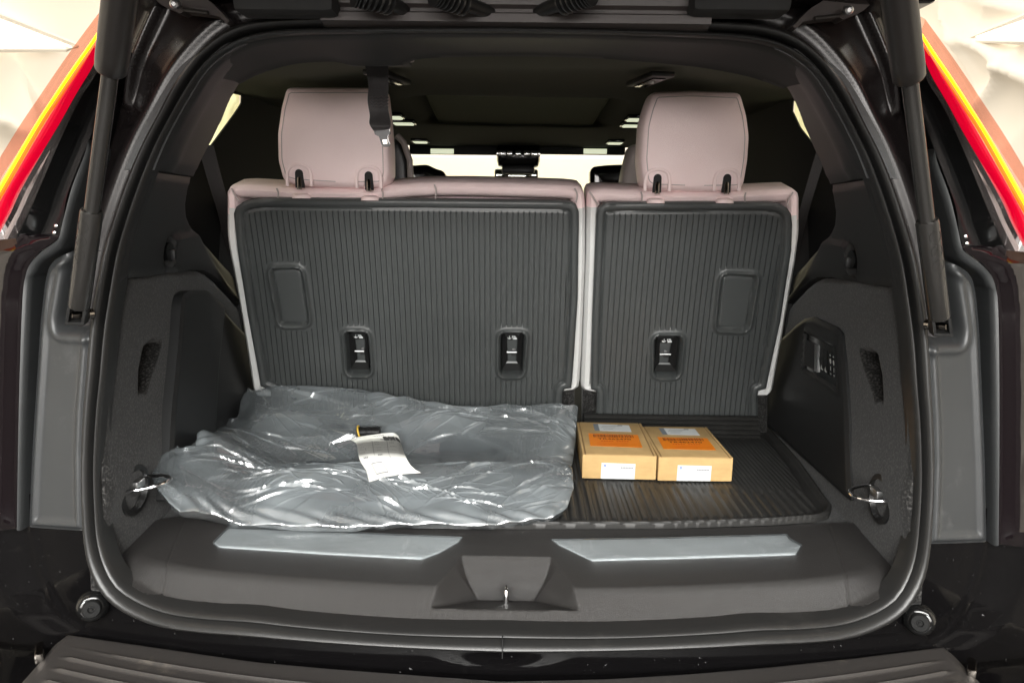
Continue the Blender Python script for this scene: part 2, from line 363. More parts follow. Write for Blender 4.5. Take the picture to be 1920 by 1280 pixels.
# ------------------------------------------------------------------ the curved plane of the rear opening
def Jy(x, z): return .12 * (z - .8) + .15 * x * x
def J(off=0.): return lambda x, y, z: y - Jy(x, z) - off
def Jmap(off=0., side=1): # (|x|, z, height towards the camera)
    def f(u, v, h): return side * u, Jy(u, v) + off - h, v - .12 * h
    return f
def Jpts(px, off=0.):
    P = hits(px, J(off)); return np.stack([np.abs(P[:, 0]), P[:, 2]], 1)
SEAL_OUT = [(942, 1215), (755, 1206), (567, 1194), (480, 1187), (378, 1179), (309, 1169), (268, 1156), (223, 1132), (193, 1101), (172, 1060), (162, 1012), (158, 943), (157, 850),
            (160, 775), (166, 700), (172, 625), (181, 557), (195, 482), (203, 450), (221, 394), (244, 330), (270, 270), (300, 214), (330, 157), (367, 108), (405, 70), (442, 48), (490, 36), (560, 32), (700, 29), (830, 28), (963, 27)]
SEAL_IN = [(942, 1178), (755, 1174), (567, 1160), (480, 1150), (400, 1145), (335, 1137), (290, 1124), (250, 1104), (225, 1083), (207, 1049), (196, 1010), (191, 965), (188, 874),
           (193, 775), (201, 700), (208, 625), (218, 557), (231, 482), (239, 450), (256, 394), (279, 330), (303, 272), (330, 220), (358, 172), (388, 128), (425, 98), (462, 80), (510, 70), (575, 65), (700, 63), (830, 62), (961, 62)]
so = hits(SEAL_OUT, J()); si = hits(SEAL_IN, J())
for A in (so, si): A[0, 0] = A[-1, 0] = 0
so_h = resample(catmull(np.stack([-so[:, 0], so[:, 2]], 1), 6), 110); si_h = resample(catmull(np.stack([-si[:, 0], si[:, 2]], 1), 6), 110)  # half outlines (|x|, z)
seal_out_poly = np.vstack([so_h, mir(so_h[::-1], -1)[1:-1]]); sd_seal = polysdf(seal_out_poly)
seal_in_poly = np.vstack([si_h, mir(si_h[::-1], -1)[1:-1]]); sd_sealin = polysdf(seal_in_poly)
_k = np.argmax(si_h[:, 0]); _zz = si_h[_k:, 1]; _xx = si_h[_k:, 0]
def Xi(z): return np.interp(np.asarray(z, float), _zz, _xx)

# ================================================================== ROOM
def structure(o): o['kind'] = 'structure'; return o
def quad(name, P, m, parent=None): return mesh(name, P, [(0, 1, 2, 3)], m, parent, 0)
RX, RZ, RY0, RY1, RYM = 3.3, 3.5, -5.4, 8.0, -1.4
structure(quad('floor', [(-RX, RY0, 0), (RX, RY0, 0), (RX, RY1, 0), (-RX, RY1, 0)], 'floor'))
structure(quad('ceiling', [(-RX, RYM, RZ), (RX, RYM, RZ), (RX, RY1, RZ), (-RX, RY1, RZ)], 'wall'))
structure(quad('garage_ceiling', [(-RX, RY0, RZ), (RX, RY0, RZ), (RX, RYM, RZ), (-RX, RYM, RZ)], 'garage'))
def wallsheet(name, p0, du, dv, nrm, nu, nv, amp):
    u, v = np.meshgrid(np.linspace(0, 1, nu), np.linspace(0, 1, nv), indexing='ij')
    h = np.zeros(u.shape); r = np.random.RandomState(len(name) + nu)
    for _ in range(110):
        a = r.uniform(0, math.pi); cu, cv = r.uniform(0, 1, 2); s = r.uniform(.06, .22); t = (u - cu) * math.cos(a) * 3 + (v - cv) * math.sin(a)
        h += r.uniform(.3, 1) * amp * np.exp(-(np.abs(t) / .02)) * np.exp(-((u - cu) ** 2 * 5 + (v - cv) ** 2) / s ** 2)
    P = np.asarray(p0) + u[..., None] * np.asarray(du) + v[..., None] * np.asarray(dv) + h[..., None] * np.asarray(nrm)
    return structure(loft(name, P, 'wall', None, 180))
wallsheet('wall', (-RX, RYM, 0), (0, RY1 - RYM, 0), (0, 0, RZ), (1, 0, 0), 240, 110, .10)
wallsheet('wall', (RX, RYM, 0), (0, RY1 - RYM, 0), (0, 0, RZ), (-1, 0, 0), 241, 110, .10)
structure(quad('wall', [(-RX, RY1, 0), (RX, RY1, 0), (RX, RY1, RZ), (-RX, RY1, RZ)], 'wall'))
for s_ in (-1, 1): structure(quad('garage_wall', [(s_ * RX, RY0, 0), (s_ * RX, RYM, 0), (s_ * RX, RYM, RZ), (s_ * RX, RY0, RZ)], 'garage'))
structure(quad('garage_wall', [(-RX, RY0, 0), (RX, RY0, 0), (RX, RY0, RZ), (-RX, RY0, RZ)], 'garage'))
def light_panel(P, label, m='lightpanel', group='booth light panels'):
    P = np.asarray(P, float); c = P.mean(0); n = len(P)
    t = thing('light_panel', label, 'light panel', group, tuple(c)); mesh('diffuser', P, [tuple(range(n))], m, t, 0)
    MB().tube(P, .022, 6, True).build('frame', 'wall', t); return t
XL = lambda s_: (lambda x, y, z: s_ * x - (RX - .10))
light_panel(hits([(-160, -30), (-60, 8), (0, 30), (143, 86), (120, 93), (0, 93), (-160, 93)], XL(-1)), 'white glowing wedge of light high on the left wall')
light_panel(hits([(2060, -30), (1920, 32), (1810, 77), (1920, 79), (2060, 80)], XL(1)), 'white glowing wedge of light high on the right wall')
light_panel([(-2.2, RY0 + .05, 2.72), (2.2, RY0 + .05, 2.72), (2.2, RY0 + .05, 3.0), (-2.2, RY0 + .05, 3.0)], 'wide white light panel high on the dark wall behind the photographer', 'rearlight')
light_panel([(-3.0, RY0 + .05, 1.6), (3.0, RY0 + .05, 1.6), (3.0, RY0 + .05, 2.62), (-3.0, RY0 + .05, 2.62)], 'added warm fill panel low on the unseen wall behind the photographer', 'warmfill')  # unseen fill panel added to brighten the headrests and trims
light_panel([(-2.2, -4.6, RZ - .05), (-2.2, -2.8, RZ - .05), (2.2, -2.8, RZ - .05), (2.2, -4.6, RZ - .05)], 'added white fill panel on the unseen ceiling behind the photographer', 'ceilfill')  # unseen panel added to put more light on upward faces
light_panel([(-2.4, 5.0, RZ - .05), (-2.4, 7.0, RZ - .05), (2.4, 7.0, RZ - .05), (2.4, 5.0, RZ - .05)], 'added white fill panel on the ceiling ahead of the windscreen', 'frontfill')  # panel added to brighten the wall beyond the windscreen
for s_, w_ in ((-1, 'left'), (1, 'right')):
    light_panel([(s_ * 3.0, .2, RZ - .05), (s_ * 3.0, 4.2, RZ - .05), (s_ * 2.1, 4.2, RZ - .05), (s_ * 2.1, .2, RZ - .05)], f'long white ceiling light panel along the {w_} side of the car')

# ================================================================== THE CAR BODY
suv = thing('suv', 'black large SUV seen from behind with its tailgate open', 'car', None, (0, 1.5, 0))
# ---- weatherstrip round the opening: outer bulb + inner lip
def sweep(outer, inner, prof, name, m, parent, off=0.):
    """closed band between two outlines (|x|,z halves), prof: (t across, height)"""
    n = len(outer); C = []
    full_o = np.vstack([outer, mir(outer[::-1], -1)[1:-1]]); full_i = np.vstack([inner, mir(inner[::-1], -1)[1:-1]])
    for t, h in prof:
        q = full_o * (1 - t) + full_i * t; C.append(np.stack([q[:, 0], Jy(q[:, 0], q[:, 1]) + off - h, q[:, 1] - .12 * h], 1))
    return loft(name, np.array(C).transpose(1, 0, 2), m, parent, 50, True)
arc = lambda t0, t1, h, b=0., n=7: [(t0 + (t1 - t0) * k / (n - 1), b + h * math.sin(math.pi * (k / (n - 1))) ** .6) for k in range(n)]
seal = sweep(so_h, si_h, [(.0, -.02)] + arc(.0, .60, .020) + [(.63, -.010), (.66, -.010)] + arc(.68, 1.0, .013, .0) + [(1.0, -.03)], 'weatherstrip', 'seal', suv)
mb = MB(); mb.box((0.0, Jy(0, .8) - .017, .796), (.0016, .012, .034), None); mb.build('joint', 'black', seal)

# ---- inner trim ring between seal and interior (header + pillar + quarter trims) use the side wall surface
def Xw(y, z): z = np.asarray(z, float); return Xi(z) + (.05 + .27 * np.maximum(0, z - .865)) * (np.asarray(y, float) - .13)
def SW(side, off=0.): return lambda x, y, z: side * x - Xw(y, z) + off
def SWmap(side, off=0.): # (y, z, h inwards)
    def f(u, v, h): return side * (Xw(u, v) - off - h), u, v
    return f
def swp(px, side): P = hits(px, SW(side)); return P[:, 1:]
# left traced outlines (photo pixels); the right side mirrors the pillar
mirx = lambda pts, cx=957.5, roll=.0227: [(2 * cx - x, y + (cx - x) * roll) for x, y in pts]
for side in (-1, 1):
    fx = (lambda p: p) if side < 0 else mirx
    lip = np.stack([Jy(si_h[:, 0], si_h[:, 1]), si_h[:, 1]], 1); lip = lip[(lip[:, 1] > .86) & (si_h[:, 0] > .3)]
    ypad = lambda z: Jy(Xi(z), z) + .004
    # upper pillar trim
    edge = swp([(446, 152), (432, 176), (410, 222), (386, 270), (370, 300), (357, 331)] if side < 0 else [(1477, 158), (1494, 187), (1513, 230), (1538, 286), (1552, 317), (1562, 345)], side)
    zs = np.linspace(1.745, edge[-1, 1], 14)
    P = np.vstack([edge[::-1] if False else edge, [[ypad(z), z] for z in zs[::-1]]]); f = polysdf(P)
    sheet('pillar_trim', lin(P[:, 0].min(), P[:, 0].max(), .008), lin(P[:, 1].min(), P[:, 1].max(), .008), f,
          lambda u, v, d: -.006 * sm(-.02, 0, d) + .010 * np.exp(-((u - .22) / .05) ** 2), SWmap(side, .012), 'pillar', suv, .05)
    # lower quarter trim
    edge = swp(fx([(353 if side > 0 else 357, 333), (349, 352), (345, 378), (347, 405), (354, 422), (390, 467), (431, 512), (447, 536)]), side)
    low = swp(fx([(447, 575), (430, 555), (405, 528), (388, 514), (372, 506), (345, 506), (310, 512), (275, 519), (240, 521)]), side)
    P = np.vstack([edge, low, [[ypad(low[-1, 1] - .004), low[-1, 1] - .004]], [[ypad(z), z] for z in np.linspace(low[-1, 1], edge[0, 1], 8)[1:]]]); f = polysdf(P)
    hk = swp(fx([(309, 472)]), side)[0]; fe = swp(fx([(318, 447), (360, 440)]), side)
    facet = polysdf(swp(fx([(312, 470), (316, 450), (325, 444), (362, 440), (440, 560), (320, 512), (310, 500)]), side))
    def hq(u, v, d):
        hd = np.hypot((u - hk[0]) / .022, (v - hk[1]) / .030)
        return -.005 * sm(-.012, 0, d) + .012 * sm(.012, -.006, facet(u, v)) - .012 * sm(1.15, .7, hd)
    sheet('quarter_trim', lin(P[:, 0].min(), P[:, 0].max(), .006), lin(P[:, 1].min(), P[:, 1].max(), .006), f, hq, SWmap(side, .006), 'pillar', suv, .03)
    hc_ = np.array(SWmap(side, .006)(hk[0], hk[1], .004)); hh_ = MB().lathe(hc_, (-side, 0, 0), [(.019, -.012), (.019, .002), (.014, .003), (.0, .003)], 20).build('coat_hook', 'gloss', suv); MB().box(hc_ + [-side * .006, .004, -.006], (.010, .014, .020), None, .003).build('hook_peg', 'pillar', hh_)
    # felt carpet side lining
    top = swp(fx([(236, 524), (275, 521), (310, 514), (345, 508), (372, 508), (388, 516), (405, 530), (430, 557), (447, 577), (475, 622)]), side)
    pk = polysdf(swp(fx([(262, 735), (263, 690), (270, 655), (285, 642), (300, 645), (292, 672), (280, 705), (272, 732)]), side))
    pk2 = swp(fx([(255, 866), (285, 848)]), side)
    P = np.vstack([top, [[top[-1, 0] + .15, 1.1], [1.02, .80], [.10, .80]], [[ypad(z), z] for z in np.linspace(.83, top[0, 1], 14)]]); f = polysdf(P); ld = linedist(pk2)
    def hc(u, v, d): return .010 * sm(0, .10, u - .15) * 0 - .006 * sm(-.015, 0, d) - .085 * sm(.008, -.014, pk(u, v)) + .012 * np.exp(-((v - 1.0) / .05) ** 2) * sm(.45, .2, u)
    hole = polysdf(offset_ring(swp([(1517, 621), (1575, 649), (1580, 732), (1513, 692)], 1), .004)) if side > 0 else None
    f0_ = f; f = f0_ if side < 0 else (lambda u, v: np.maximum(f0_(u, v), -hole(u, v)))
    c = sheet('carpet_lining', lin(P[:, 0].min(), P[:, 0].max(), .005), lin(P[:, 1].min(), P[:, 1].max(), .005), f, hc, SWmap(side, 0.), 'carpet', suv, .02, 85)
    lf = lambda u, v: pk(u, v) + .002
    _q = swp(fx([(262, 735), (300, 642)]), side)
    sheet('pocket_shade', lin(_q[:, 0].min() - .12, _q[:, 0].max() + .12, .004), lin(_q[:, 1].min() - .03, _q[:, 1].max() + .03, .004), lf, lambda u, v, d: hc(u, v, np.full(u.shape, -.05)) + .0016, SWmap(side, 0.), 'shell', c, 0, 85)  # added dark sheet that puts the pocket's shade into colour
# access panels
P = roundpoly(swp([(322, 569), (326, 552), (337, 545), (374, 544), (405, 572), (470, 640), (560, 740), (560, 800), (420, 895), (300, 938), (291, 941), (299, 850), (311, 700)], -1), .012)
f = polysdf(P); fold = swp([(405, 572), (392, 700), (384, 830), (380, 900)], -1)
def ha(u, v, d):
    c = np.interp(v, fold[::-1, 1], fold[::-1, 0]) if fold[0, 1] > fold[-1, 1] else np.interp(v, fold[:, 1], fold[:, 0])
    return .014 + .012 * sm(c + .012, c - .004, u) - .006 * sm(-.010, 0, d)
sheet('access_door', lin(P[:, 0].min(), P[:, 0].max(), .006), lin(P[:, 1].min(), P[:, 1].max(), .006), f, ha, SWmap(-1), 'access', suv, .02)
P = roundpoly(swp([(1400, 705), (1462, 641), (1496, 610), (1513, 597), (1530, 594), (1575, 614), (1584, 626), (1590, 685), (1597, 800), (1603, 940), (1590, 930), (1492, 842), (1440, 796), (1400, 770)], 1), .01)
f = polysdf(P); bankpx = [(1517, 621), (1575, 649), (1580, 732), (1513, 692)]; bank = polysdf(roundpoly(swp(bankpx, 1), .012))
def hb(u, v, d): return .012 - .006 * sm(-.012, 0, d) - .009 * sm(0, -.006, bank(u, v)) + .003 * np.exp(-((bank(u, v) - .004) / .004) ** 2)
ap = sheet('access_panel', lin(P[:, 0].min(), P[:, 0].max(), .005), lin(P[:, 1].min(), P[:, 1].max(), .005), f, hb, SWmap(1), 'access', suv, .02)
# switch bank in the panel's pocket
c4 = swp(bankpx, 1)
def bankmap(a, b, h=0.): # a 0..1 far->near across, b 0..1 bottom->top
    tl, tr, br, bl = c4; q = (bl * (1 - a) + br * a) * (1 - b) + (tl * (1 - a) + tr * a) * b
    return np.array([Xw(q[0], q[1]) - .0032 - h, q[0], q[1]])
def slab(name, a0, a1, b0, b1, h0, h1, m, parent):
    V = [bankmap(a, b, h) for h in (h0, h1) for a, b in ((a0, b0), (a1, b0), (a1, b1), (a0, b1))]
    return mesh(name, V, [(0, 3, 2, 1), (4, 5, 6, 7), (0, 1, 5, 4), (1, 2, 6, 5), (2, 3, 7, 6), (3, 0, 4, 7)], m, parent, 0)
bk = slab('switch_bank', .03, .97, .05, .95, 0, .004, 'gloss', suv)
slab('socket_cover', .05, .36, .14, .80, .003, .008, 'pillar', bk); slab('cover_edge', .37, .395, .14, .80, .003, .009, 'steel', bk); slab('cover_edge', .42, .445, .14, .80, .003, .009, 'steel', bk)
for k in range(2): slab('fold_switch', .52 + .11 * k, .62 + .11 * k, .22, .78, .003, .006, 'gloss', bk)
for k in range(2): slab('seat_switch', .78 + .09 * k, .86 + .09 * k, .22, .80, .003, .006, 'gloss', bk)
pr = Print()
for k in range(2):
    a = .57 + .11 * k; pr.poly([(a - .035, .30), (a - .01, .38), (a, .30), (a + .03, .28), (a + .02, .25), (a - .03, .26)])
    a = .82 + .09 * k; pr.poly([(a - .02, .70), (a, .75), (a + .02, .70)]).poly([(a - .02, .30), (a + .02, .30), (a, .25)]).rect(a - .008, .36, a + .008, .46)
    pr.poly([(a + .022 * math.cos(t), .58 + .065 * math.sin(t)) for t in np.linspace(0, 2 * math.pi, 10)[:-1]])
pr.build('switch_symbols', 'whiteink', bk, lambda a, b: bankmap(a, b, .0068))
# tie-down rings
for side, px in ((-1, (245, 918)), (1, (1658, 935))):
    c = hit(*px, SW(side, 0.)); inw = np.array([-side, 0, 0.]); ey = np.array([0, 1., 0]); ez = np.array([0, 0, 1.])
    tl = np.linspace(0, 2 * math.pi, 25)[:-1]
    ring = lambda k: [c + inw * .004 + ey * .052 * k * math.cos(t) * (1 if side < 0 else .8) + ez * .047 * k * math.sin(t) for t in tl]
    mbp = MB(); R = [np.array(ring(1.0)) - inw * .01, np.array(ring(1.0)) + inw * .006, np.array(ring(.8)) + inw * .008, np.array(ring(.7)) - inw * .002]
    V = np.vstack(R); Fc = [(i * 24 + k, i * 24 + (k + 1) % 24, (i + 1) * 24 + (k + 1) % 24, (i + 1) * 24 + k) for i in range(3) for k in range(24)] + [tuple(range(72, 96))]
    td = mesh('tie_down', V, Fc, 'black', suv, 40)
    mb = MB(); mb.box(c + inw * .012 + ez * .012, (.02, .030, .016), None, .003); mb.build('pivot', 'steel', td)
    a = np.linspace(-.08, 1.08, 20) * math.pi; L = .062 if side < 0 else .05
    pts = [c + inw * (.012 + L * math.sin(t)) + ey * .038 * math.cos(t) + ez * (.012 + .008 * math.sin(t) - (.0 if side < 0 else .012) * math.sin(t)) for t in a]
    mb = MB(); mb.tube(pts, .0035, 10); mb.build('ring', 'chrome', td)

# ---- header trim over the opening
hl = [(447, 154), (485, 134), (547, 116), (611, 111), (635, 113), (660, 118), (700, 119), (755, 117), (776, 108), (829, 103), (960, 101), (1100, 104), (1179, 109), (1272, 117), (1335, 125), (1397, 137), (1440, 150), (1472, 163)]
HY = lambda x, y, z: y - .30
low = resample(catmull(hits(hl, HY), 6), 90)
up = np.vstack([mir(si_h[::-1], -1), si_h])[:, :]; up = si_h[si_h[:, 1] > 1.69]; up = up[np.argsort(up[:, 0])]
upL = np.vstack([mir(up[::-1], -1), up[1:]]); upL = resample(upL, 90)
top3 = np.stack([upL[:, 0], Jy(upL[:, 0], upL[:, 1]) + .006, upL[:, 1]], 1)
# match by x fraction
rows = []
for k in range(90):
    a, b = top3[k], low[k]; r = []
    for t, bul in ((0, 0), (.05, .004), (.15, .003), (.35, .0), (.6, -.001), (.85, .0), (.96, .002), (1, .006)): q = a * (1 - t) + b * t; q = q + np.array([0, bul * 1., -bul * .6]); r.append(q)
    r.append(b + np.array([0, .05, .02])); rows.append(r)
loft('header_trim', np.array(rows), 'header', suv, 40)

# ---- body panels around the opening (mirrored)
def jpoly(px, off): return Jpts(px, off)
for side in (-1, 1):
    # painted pillar with rain channel
    P = np.vstack([[(.30, 1.76)], so_h[(so_h[:, 1] > 1.0) & (so_h[:, 0] > .35)][::-1] - [.008, 0], [(.82, 1.0)], Jpts([(40, 700), (48, 520), (62, 440), (95, 330), (150, 215), (190, 120), (196, 60), (205, 20)]), [(.64, 1.86), (.30, 1.86)]]); f = polysdf(P)
    ch = linedist(Jpts([(285, 0), (262, 50), (232, 120), (215, 190)], .0))
    def hp(u, v, d):
        s = sd_seal(u, v); tp_ = sm(1.74, 1.58, v); return -.055 * sm(.030, .085, s) * (.35 + .65 * tp_) - .07 * sm(.085, .14, s) * sm(1.25, 1.35, v) * tp_ + .02 * np.exp(-(ch(u, v) / .010) ** 2) + .006 * np.exp(-((s - .028) / .012) ** 2)
    sheet('body_pillar', lin(P[:, 0].min(), P[:, 0].max(), .004), lin(P[:, 1].min(), P[:, 1].max(), .006), f, hp, Jmap(.012, side), 'jambpaint', suv, .05, 75)
    # grey moulded jamb trim
    jt = Jpts([(150, 466), (118, 478), (100, 488), (89, 502), (82, 530), (74, 600), (66, 720), (58, 850), (52, 990), (160, 997), (159, 940), (158, 850), (161, 775), (167, 700), (173, 625), (182, 557), (196, 482)], -.012)
    jt = roundpoly(jt, [.01, .02, .02, .02, .02, .02, .0, .0, .004, .0, .0, .0, .0, .0, .0, 0, .01]); f = polysdf(jt)
    rec = polysdf(roundpoly(Jpts([(132, 470), (117, 540), (107, 600), (110, 622), (200, 626), (230, 470)], -.012), .02))
    sc_ = linedist(Jpts([(66, 720), (58, 850), (52, 990)], -.012))
    def hj(u, v, d):
        r = rec(u, v); return .006 * sm(-.03, -.006, d) * 0 - .004 * sm(-.014, 0, d) - .045 * sm(.004, -.016, r) + .006 * np.exp(-((r - .010) / .007) ** 2) + .006 * np.exp(-((d + .012) / .006) ** 2) * sm(.62, .72, u)
    sheet('jamb_trim', lin(jt[:, 0].min(), jt[:, 0].max(), .003), lin(jt[:, 1].min(), jt[:, 1].max(), .004), f, hj, Jmap(-.012, side), 'jamb', suv, .06, 75)
    # grey edge strip
    L1 = [(166, 262), (158, 292), (135, 350), (118, 415), (111, 443), (104, 452), (75, 472), (57, 492), (48, 515), (42, 560), (37, 700), (34, 850), (32, 992)]
    L2 = [(171, 275), (168, 296), (149, 352), (135, 400), (127, 438), (121, 455), (112, 468), (80, 491), (66, 512), (59, 540), (51, 700), (46, 850), (43, 993)]
    a = catmull(hits(L1, J(-.03)), 5); b = catmull(hits(L2, J(-.022)), 5); rows = []
    for p, q in zip(a, b): rows.append([p + [0, .05, 0], p + [0, .004, 0], p * .85 + q * .15 - [0, .003, 0], p * .5 + q * .5 - [0, .004, 0], p * .15 + q * .85 - [0, .003, 0], q + [0, .004, 0], q + [0, .06, 0]])
    R_ = np.array(rows); R_ = mir(R_, -side) if side > 0 else R_
    loft('edge_strip', R_, 'jamb', suv, 50)
    # outer quarter panel
    qp = Jpts([(112, 443), (104, 451), (75, 471), (57, 491), (47, 515), (41, 560), (36, 700), (33, 850), (31, 990), (-60, 1000)], -.03)
    P = np.vstack([qp, [(1.08, qp[-1, 1]), (1.08, 1.52), (.95, 1.47)], Jpts([(-30, 444), (0, 442), (36, 438), (60, 444)], -.03)]); f = polysdf(P)
    def hqp(u, v, d): return .012 * sm(0, -.03, d) - .22 * np.maximum(0, u - .93) ** 1.6 * 4
    sheet('quarter_panel', lin(P[:, 0].min(), 1.08, .006), lin(P[:, 1].min(), P[:, 1].max(), .006), f, hqp, Jmap(-.03, side), 'maroon', suv, .05, 75)
    # tail light: pale outer lens, glowing strip, red band, clear band, black housing
    S = [(196, 18), (144, 86), (112, 131), (75, 185), (37, 240), (0, 297), (-60, 388), (-95, 440)]
    A = [(194, 44), (165, 86), (134, 130), (98, 184), (62, 240), (0, 345), (-40, 410), (-62, 446)]
    B = [(196, 62), (178, 90), (147, 134), (112, 186), (77, 240), (7, 362), (-25, 416), (-44, 449)]
    C = [(195, 70), (186, 97), (171, 130), (142, 178), (107, 240), (40, 350), (16, 400), (-12, 450)]
    D = [(203, 86), (194, 105), (180, 140), (152, 184), (124, 240), (77, 350), (55, 400), (32, 447)]
    E_ = [(240, 96), (232, 112), (218, 145), (196, 190), (172, 250), (128, 360), (118, 415), (110, 445)]
    offs = (-.02, -.075, -.075, -.06, -.03, .0)
    cv = [catmull(hits(c, J(o)), 5) for c, o in zip((S, A, B, C, D, E_), offs)]
    if side > 0: cv = [mir(c, -1) for c in cv]
    hs = [cv[4] + [0, .0, 0], cv[4] * .6 + cv[5] * .4 + [0, .015, 0], cv[5], cv[5] + [0, .08, 0]]
    tl = loft('tail_light', np.array([cv[4] - [0, .002, 0]] + hs[1:]).transpose(1, 0, 2), 'gloss', suv, 40)
    ex = side * np.array([1, 0, 0.])
    fr = [cv[0] + [0, .03, 0] - ex * .002, cv[0], cv[0] * .7 + cv[1] * .3 - [0, .012, 0], cv[0] * .35 + cv[1] * .65 - [0, .010, 0], cv[1]]
    loft('outer_lens', np.array(fr).transpose(1, 0, 2), 'clearred', tl, 60)
    mid = .5 * (cv[1] + cv[2])
    loft('light_strip', np.array([cv[1] * .85 + cv[2] * .15 - [0, .003, 0], mid - [0, .007, 0], cv[1] * .3 + cv[2] * .7 - [0, .004, 0]]).transpose(1, 0, 2), 'strip', tl, 60)
    loft('strip_edge', np.array([cv[1] + [0, .01, 0], cv[1] - [0, .001, 0], cv[1] * .85 + cv[2] * .15 - [0, .003, 0]]).transpose(1, 0, 2), 'amberedge', tl, 60)
    e1 = cv[2] * .9 + cv[3] * .1
    loft('strip_edge', np.array([cv[1] * .3 + cv[2] * .7 - [0, .004, 0], cv[2] - [0, .003, 0], e1 - [0, .002, 0]]).transpose(1, 0, 2), 'amberedge', tl, 60)
    loft('red_band', np.array([e1 * (1 - t) + cv[3] * t - [0, .011 * math.sin(math.pi * t) ** .7, 0] for t in np.linspace(0, 1, 9)]).transpose(1, 0, 2), 'redlens', tl, 60)
    g1 = cv[3] * .6 + cv[4] * .4; g2 = cv[3] * .35 + cv[4] * .65
    loft('clear_lens', np.array([cv[3], cv[3] * .8 + cv[4] * .2 - [0, .006, 0], g1 + [0, .004, 0], g2 - [0, .004, 0], cv[4], cv[4] + [0, .02, 0]]).transpose(1, 0, 2), 'clearlens', tl, 30)
    # screw heads at the housing foot
    for px in ((107, 423), (104, 436)):
        q = hit(*px, J(-.02)); q = mir(q, -1) if side > 0 else q
        MB().lathe(q, (0, -1, 0), [(.003, 0), (.003, .004), (.001, .005)], 8).build('screw', 'chrome', tl)
    # bumper stop
    q = hit(176, 1134, J(.0)); q = mir(q, -1) if side > 0 else q; n_ = np.array([-side * .50, -1, .30]); n_ /= np.linalg.norm(n_)
    q = q - np.array([0, .004, 0]); st = MB().lathe(q, n_, [(.026, -.01), (.026, .0), (.024, .006), (.021, .010), (.017, .012), (.0, .012)], 32).build('bumper_stop', 'gloss', suv)
    MB().lathe(q + n_ * .010, n_, [(.0155, 0), (.015, .012), (.013, .015), (.006, .0152), (.0045, .012), (.0025, .012), (.0018, .0145), (0.0, .0145)], 32).build('rubber_buffer', 'rubberstop', st)
    # gas strut
    b0 = hit(148, 575, J(-.06)); t0 = hit(208, 130, J(-.17)); tt = hit(232, -60, J(-.25))
    if side > 0: b0, t0, tt = mir(b0, -1), mir(t0, -1), mir(tt, -1)
    dv = (t0 - b0); jn = b0 + dv * .44
    stt = MB().lathe(b0, jn - b0, [(.0150, 0), (.0162, .003), (.0162, np.linalg.norm(jn - b0) - .004), (.0150, np.linalg.norm(jn - b0))], 32).build('gas_strut', 'tube', suv)
    MB().lathe(jn, t0 - jn, [(.0112, -.01), (.0112, np.linalg.norm(t0 - jn) + .02)], 32).build('inner_tube', 'tube', stt)
    d2 = tt - t0; MB().lathe(t0, d2, [(.0195, -.002), (.0208, .0), (.0215, .02), (.0215, np.linalg.norm(d2) + .25)], 32).build('upper_sleeve', 'sleeve', stt)
    ax = (jn - b0) / np.linalg.norm(jn - b0); mbf = MB(); ux = np.array([1., 0, 0]); uy = np.cross(ax, ux)
    for s in (-1, 1): mbf.box(b0 - ax * .014 + ux * s * .013, (.005, .016, .03), [ux, uy, ax], .001)
    mbf.box(b0 - ax * .029, (.031, .018, .006), [ux, uy, ax], .001); mbf.build('ball_clip', 'black', stt)
    MB().lathe(b0 - ax * .015, (-side * .6, .8, 0), [(.005, -.010), (.007, 0), (.006, .012), (.009, .015), (.009, .022)], 16).build('ball_stud', 'darkchrome', stt)
    mbm = MB()  # moulded marks on the cylinder: ring symbols and triangle
    fwd = np.array([-.18 if side < 0 else .1, -1, 0.]); fwd -= ax * (fwd @ ax); fwd /= np.linalg.norm(fwd); sx = np.cross(ax, fwd)
    Ls = np.linalg.norm(jn - b0)
    def onc(a, s): th = a / .0164; return b0 + ax * s + .0164 * (math.cos(th) * fwd + math.sin(th) * sx)
    for k, s in enumerate((.86, .72, .58)): mbm.tube([onc(.0095 * math.cos(t), Ls * s + .0095 * math.sin(t)) for t in np.linspace(0, 2 * math.pi, 20)[:-1]], .0005, 5, True)
    for s in (.72, .58): mbm.tube([onc(-.005, Ls * s - .004), onc(.0, Ls * s + .004), onc(.005, Ls * s - .004)], .0005, 5)
    mbm.tube([onc(-.009, Ls * .42), onc(0, Ls * .42 + .014), onc(.009, Ls * .42)], .0005, 5, True); mbm.build('moulded_mark', 'tube', stt)

# black painted lower body below the seal, with the bumper corner turned out
pz = .60
def hl_(u, v, d):
    a = np.abs(u); s = sd_seal(a, v)
    crease = np.interp(v, [.60, .735, .76, .80, .86, .92, 1.0, 1.2], [.70, .735, .79, .815, .835, .84, .842, .845])
    return .022 * sm(crease - .01, crease + .10, a) + .003 * np.exp(-((a - crease) / .005) ** 2) + (-.0045) * np.exp(-(((u + .003) / .105) ** 2 + ((v - .768) / .034) ** 2) ** 4)
big = polysdf([(-1.08, .60), (1.08, .60), (1.08, .99), (.70, .985), (.70, .9), (-.70, .9), (-.70, .985), (-1.08, .99)])
fl = lambda u, v: np.maximum(big(u, v), -(sd_seal(u, v) + .014))
def lowmap(u, v, h): return u, .15 * u * u + .014 + .02 * (v - .8) - h, v
sheet('rear_panel', lin(-1.08, 1.08, .006), lin(.60, 1.0, .005), fl, hl_, lowmap, 'paint', suv, .05, 75)
